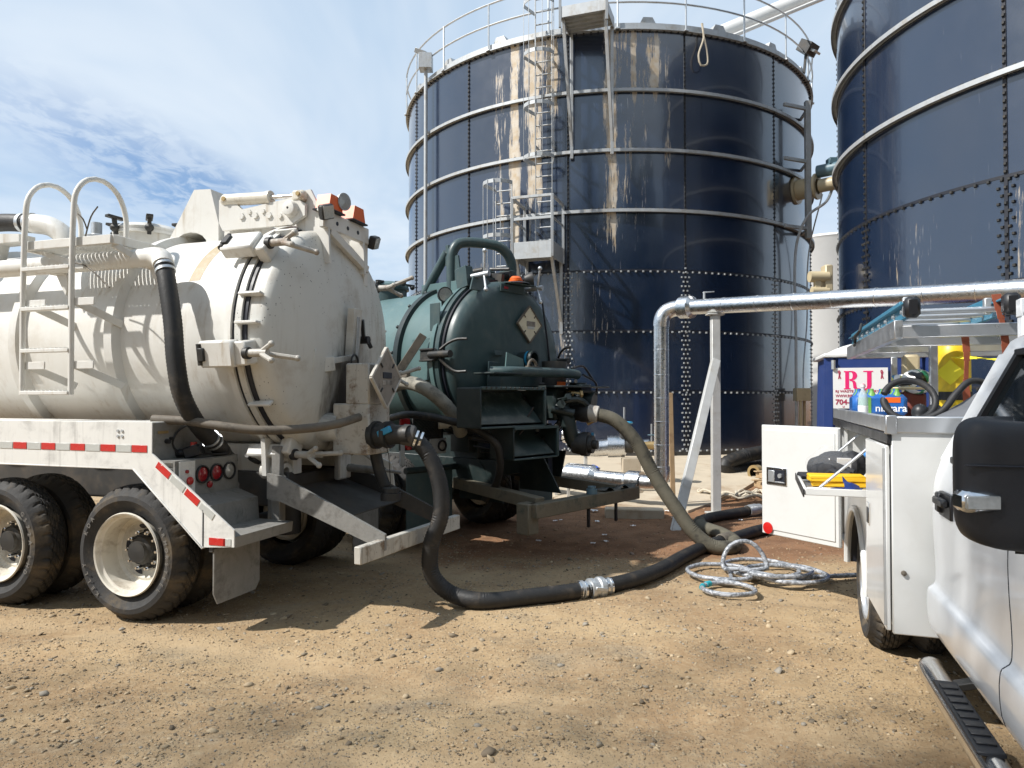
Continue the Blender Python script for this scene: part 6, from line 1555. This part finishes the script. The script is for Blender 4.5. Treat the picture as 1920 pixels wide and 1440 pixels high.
# cylinders in the bed
for (x, y), lb in (((1.95, -.715), 'yellow gas cylinder strapped upright in the truck bed, nearer the water bottles'), ((1.95, -1.26), 'yellow gas cylinder with brass valve standing nearer the cab')):
    g = thing('gas_cylinder', lb, 'gas cylinder', (1.915, 3.56, 0), 70.7, 'yellow gas cylinders')
    part('cylinder_body', MB().lathe([(.9, .0), (.9, .10), (.93, .115), (1.98, .115), (2.06, .10), (2.10, .06), (2.12, .04)], (x, y, 0), (0, 0, 1), 32), 'yellow', g)
    part('neck_ring', MB().lathe([(2.10, .045), (2.16, .045), (2.16, 0)], (x, y, 0), (0, 0, 1), 16), 'yellow', g)
    part('valve', MB().cyl((x, y, 2.14), (x, y, 2.28), .022, n=10).cyl((x - .06, y, 2.18), (x + .06, y, 2.18), .016, n=8), 'brass', g)
    part('handwheel', MB().lathe([(2.27, .0), (2.275, .05), (2.295, .055), (2.30, .04), (2.29, 0)], (x, y, 0), (0, 0, 1), 12), 'steel', g)
    part('strap_band', MB().lathe([(1.66, .116), (1.66, .121), (1.72, .121), (1.72, .116)], (x, y, 0), (0, 0, 1), 32), 'black', g)
    if y > -1.0: part('warning_diamond', MB().box((x - .112, y + .04, 1.86), (.004, .13, .13), rotm(45, 0, -20), .001), 'ystrap', g)
# on top of the side bank
wp = thing('water_pack', 'shrink wrapped pack of water bottles on the side bank lid', 'water pack', (1.915, 3.56, 0), 70.7)
for i in range(3):
    for j in range(4):
        x, y = 1.92 + .075 * i, -.09 - .085 * j
        bt = part('bottle', MB().lathe([(1.53, .0), (1.53, .035), (1.66, .036), (1.70, .030), (1.725, .014), (1.745, .014), (1.745, 0)], (x, y, 0), (0, 0, 1), 14), 'bottlegreen' if (i + j) % 2 else 'bottleblue', wp)
part('shrink_film', MB().box((1.995, -.225, 1.62), (.245, .37, .165), None, .03), 'bottleblue', wp)
part('film_print', MB().box((1.8705, -.31, 1.66), (.002, .10, .04), None, .0005), 'orange', wp)
part('film_print', MB().box((1.8705, -.12, 1.62), (.002, .09, .12), None, .0005), 'bottlegreen', wp)
part('lettering', text_mb('niagara', .075, (1.8695, -.19, 1.575), (0, -1, 0), (0, 0, 1), .001, .001), 'print_white', wp, kind='stuff')
wb = thing('water_bottle', 'single clear water bottle standing before the water pack', 'bottle', (1.915, 3.56, 0), 70.7)
part('bottle', MB().lathe([(1.53, 0), (1.53, .033), (1.67, .034), (1.71, .026), (1.735, .013), (1.755, .013)], (1.72, -.09, 0), (0, 0, 1), 18), 'water', wb)
part('label', MB().lathe([(1.56, .0345), (1.62, .0345)], (1.72, -.09, 0), (0, 0, 1), 18), 'paper', wb)
part('cap', MB().lathe([(1.755, .015), (1.775, .015), (1.775, 0)], (1.72, -.09, 0), (0, 0, 1), 12), 'whiteplastic', wb)
hl_ = []
for k in range(30):
    t = PI * .1 + 2 * PI * k / 29 * .95
    hl_.append(V(.66 + .06 * math.sin(t), -.20 - .135 * math.cos(t) * -1, 1.665 + .115 * math.sin(t)))
hp = hl_ + [V(.62, -.12, 1.56), V(.55, -.24, 1.555), V(.55, -.34, 1.60), V(.58, -.42, 1.70), V(.62, -.50, 1.77), V(.66, -.60, 1.75), V(.68, -.66, 1.66), V(.66, -.70, 1.56)]
sthing('coiled_hose', MB().tube(hp, .019, 10, smooth=.02), 'rubber', 'short black hose looped on the lid of the side bank', 'hose')
for y, lb in ((-.33, 'glossy black ball cap on the lid, left of the pair'), (-.41, 'glossy black ball cap on the lid, right of the pair')): sthing('ball_cap', MB().ball((1.05, y, 1.585), .05, 16, 10, (1, 1, 1.1)).cyl((1.05, y, 1.53), (1.05, y, 1.58), .045, n=16), 'black', lb, 'cap', 'black ball caps on the lid')
sthing('grey_tarp', MB().grid(lambda u, v: V(.12 + .5 * u, -.30 - .55 * v, 1.56 + .14 * max(0, u - .35) * (1 - abs(2 * v - 1)) * 2 + .012 * math.sin(9 * u + 7 * v)), 14, 14), 'tarp', 'crumpled grey tarp spread on the lid beside the cab', 'tarp')
hh_ = thing('hard_hat', 'white hard hat covered with coloured stickers', 'hard hat', (1.915, 3.56, 0), 70.7)
part('shell', MB().ball((2.15, -.52, 1.80), .12, 20, 12, (1.15, .95, .82)), 'stickers', hh_)
part('brim', MB().lathe([(0, .12), (.008, .165), (.0, .17), (-.012, .12)], (2.15, -.52, 1.75), (0, 0, 1), 24), 'manila', hh_)
part('goggle_strap', MB().lathe([(0, .128), (.03, .128)], (2.15, -.52, 1.78), (0, .12, 1), 24), 'black', hh_)
sthing('tool_bag', MB().box((2.2, -.50, 1.63), (.16, .16, .2), rotm(0, 0, 12), .04).box((2.22, -.44, 1.64), (.08, .08, .16), None, .03), M('rusty red canvas', (.22, .06, .045), .8, var=.3, vs=10), 'rusty red canvas bag below the stickered hard hat', 'bag')
sthing('square_post', MB().box((2.55, -.55, 1.72), (.12, .12, .62), None, .02), 'beige', 'beige square post standing in the bed behind the hard hat', 'post')
sthing('carton', MB().box((2.35, -.47, 1.80), (.14, .14, .12), rotm(0, 0, 20), .01), cloth_print('printed carton', [(.02, .28, .22), (.65, .6, .05), (.8, .8, .8), (.02, .2, .4)], 22), 'small printed carton next to the stickered hard hat', 'box')

# ================================================================== hoses on the ground
mh = MB().tube([(-.90, 5.69, 1.385), (-.82, 5.70, 1.365), (-.69, 5.70, 1.24), (-.585, 5.68, .99), (-.572, 5.66, .73), (-.650, 5.66, .49), (-.640, 5.67, .26), (-.50, 5.67, .115), (-.25, 5.60, .072), (.17, 5.73, .07), (.70, 5.97, .07), (1.03, 6.21, .07), (1.37, 6.59, .07), (1.73, 7.14, .07), (2.08, 7.62, .07), (2.55, 8.1, .07), (3.0, 8.56, .07), (3.8, 9.2, .07)], .066, 18, smooth=.012, corr=.002)
mho = solo('suction_hose', mh, 'hose', 'long black suction hose curving from the white truck across the dirt', 'hose')
d_ = unit(V(.53, .24, 0)); c_ = V(.70, 5.97, .072)
part('coupling', MB().lathe([(-.15, .068), (-.15, .075), (-.11, .075), (-.11, .07), (-.06, .07), (-.055, .085), (-.02, .085), (-.015, .078), (.02, .078), (.03, .09), (.07, .09), (.075, .072), (.14, .072)], c_, d_, 24), 'steel', mho)
for s_ in (-.17, -.12, .09, .13): part('hose_clamp', MB().cyl(c_ + d_ * s_, c_ + d_ * (s_ + .018), .076, n=20), 'chrome', mho)
part('cam_lever', MB().bar(c_ + V(.0, -.09, .02), c_ + V(.1, -.06, .0), .02, .03), 'steel', mho)
part('coupling', MB().lathe([(0, .07), (.02, .085), (.10, .088), (.12, .07)], (-.90, 5.69, 1.385), (.85, .1, -.15), 22), 'frame', mho)
for s_ in (.12, .16): part('hose_clamp', MB().cyl(V(-.90, 5.69, 1.385) + unit(V(.85, .08, -.3)) * s_, V(-.90, 5.69, 1.385) + unit(V(.85, .08, -.3)) * (s_ + .018), .077, n=20), 'chrome', mho)
part('coupling', MB().lathe([(0, .07), (.02, .082), (.2, .082), (.22, .07)], (2.32, 7.87, .075), (.72, .7, 0), 20), 'oldhose', mho)
th_ = MB().tube([(.90, 7.97, 1.50), (1.14, 7.9, 1.43), (1.37, 7.85, 1.20), (1.565, 7.8, .83), (1.76, 7.7, .51), (1.955, 7.6, .23), (2.14, 7.54, .09), (2.33, 7.54, .078), (2.46, 7.80, .078), (2.46, 8.3, .078), (2.36, 8.75, .078), (2.42, 9.12, .075)], .076, 18, smooth=.012, corr=.002)
tho = solo('suction_hose', th_, 'tanhose', 'muddy tan suction hose arching from the green truck to the ground', 'hose')
part('coupling', MB().lathe([(-.08, .07), (-.08, .09), (.05, .095), (.06, .08)], (.92, 7.965, 1.497), (1, -.25, -.2), 22), 'rustwhite', tho)
bkh = solo('suction_hose', MB().tube([(2.42, 9.14, .072), (2.62, 9.42, .07), (3.12, 9.83, .07), (3.57, 10.15, .07), (4.24, 10.4, .07)], .068, 16, smooth=.02), 'hose', 'black hose with steel coupling lying behind the open service door', 'hose')
d_ = unit(V(.45, .32, 0))
part('coupling', MB().lathe([(-.12, .07), (-.12, .077), (-.08, .077), (-.05, .088), (.06, .088), (.06, .08), (.16, .08), (.16, .07)], (3.42, 10.04, .075), d_, 22), 'steel', bkh)
# plastic wrapped hose in a loose coil
cp_ = []
def loop(cx0, cy0, rx, ry, a0_, turns, z0_, n_=14, tilt=0.0):
    for k in range(int(n_ * turns)):
        t = math.radians(a0_) + 2 * PI * k / n_
        cp_.append((cx0 - .06 + rx * math.cos(t) + rng.normal(0, .003), cy0 + ry * math.sin(t) + rng.normal(0, .004), z0_ + max(0, tilt * math.sin(t)) + rng.normal(0, .002)))
loop(1.92, 6.08, .22, .20, 60, 1.05, .035)
loop(2.02, 6.62, .31, .30, 240, 1.2, .05)
loop(2.42, 6.72, .34, .36, 200, 1.3, .06)
loop(2.20, 6.50, .20, .05, 250, 1.2, .11, 14, .24)
loop(2.50, 6.48, .30, .22, 200, 1.1, .09)
loop(2.62, 6.55, .33, .34, 170, 1.3, .05)
cp_ += [(2.75, 6.45, .04), (3.0, 6.5, .04), (3.3, 6.55, .04)]
wc = solo('wrapped_hose', MB().tube(cp_, .021, 10, smooth=.035, rf=lambda t: 1 + .08 * math.sin(t * 190) * math.sin(t * 57)), 'wrap', 'loose coil of hose in clear plastic wrap on the dirt', 'hose')
for t in (2.35, 2.95):
    a_ = math.pi * .5
    p = V(1.86 + .22 * math.cos(t - .25), 6.08 + .20 * math.sin(t - .25), .036); q = V(1.86 + .22 * math.cos(t), 6.08 + .20 * math.sin(t), .036)
    part('teal_tape', MB().cyl(p, q, .026, n=12), 'teal', wc)
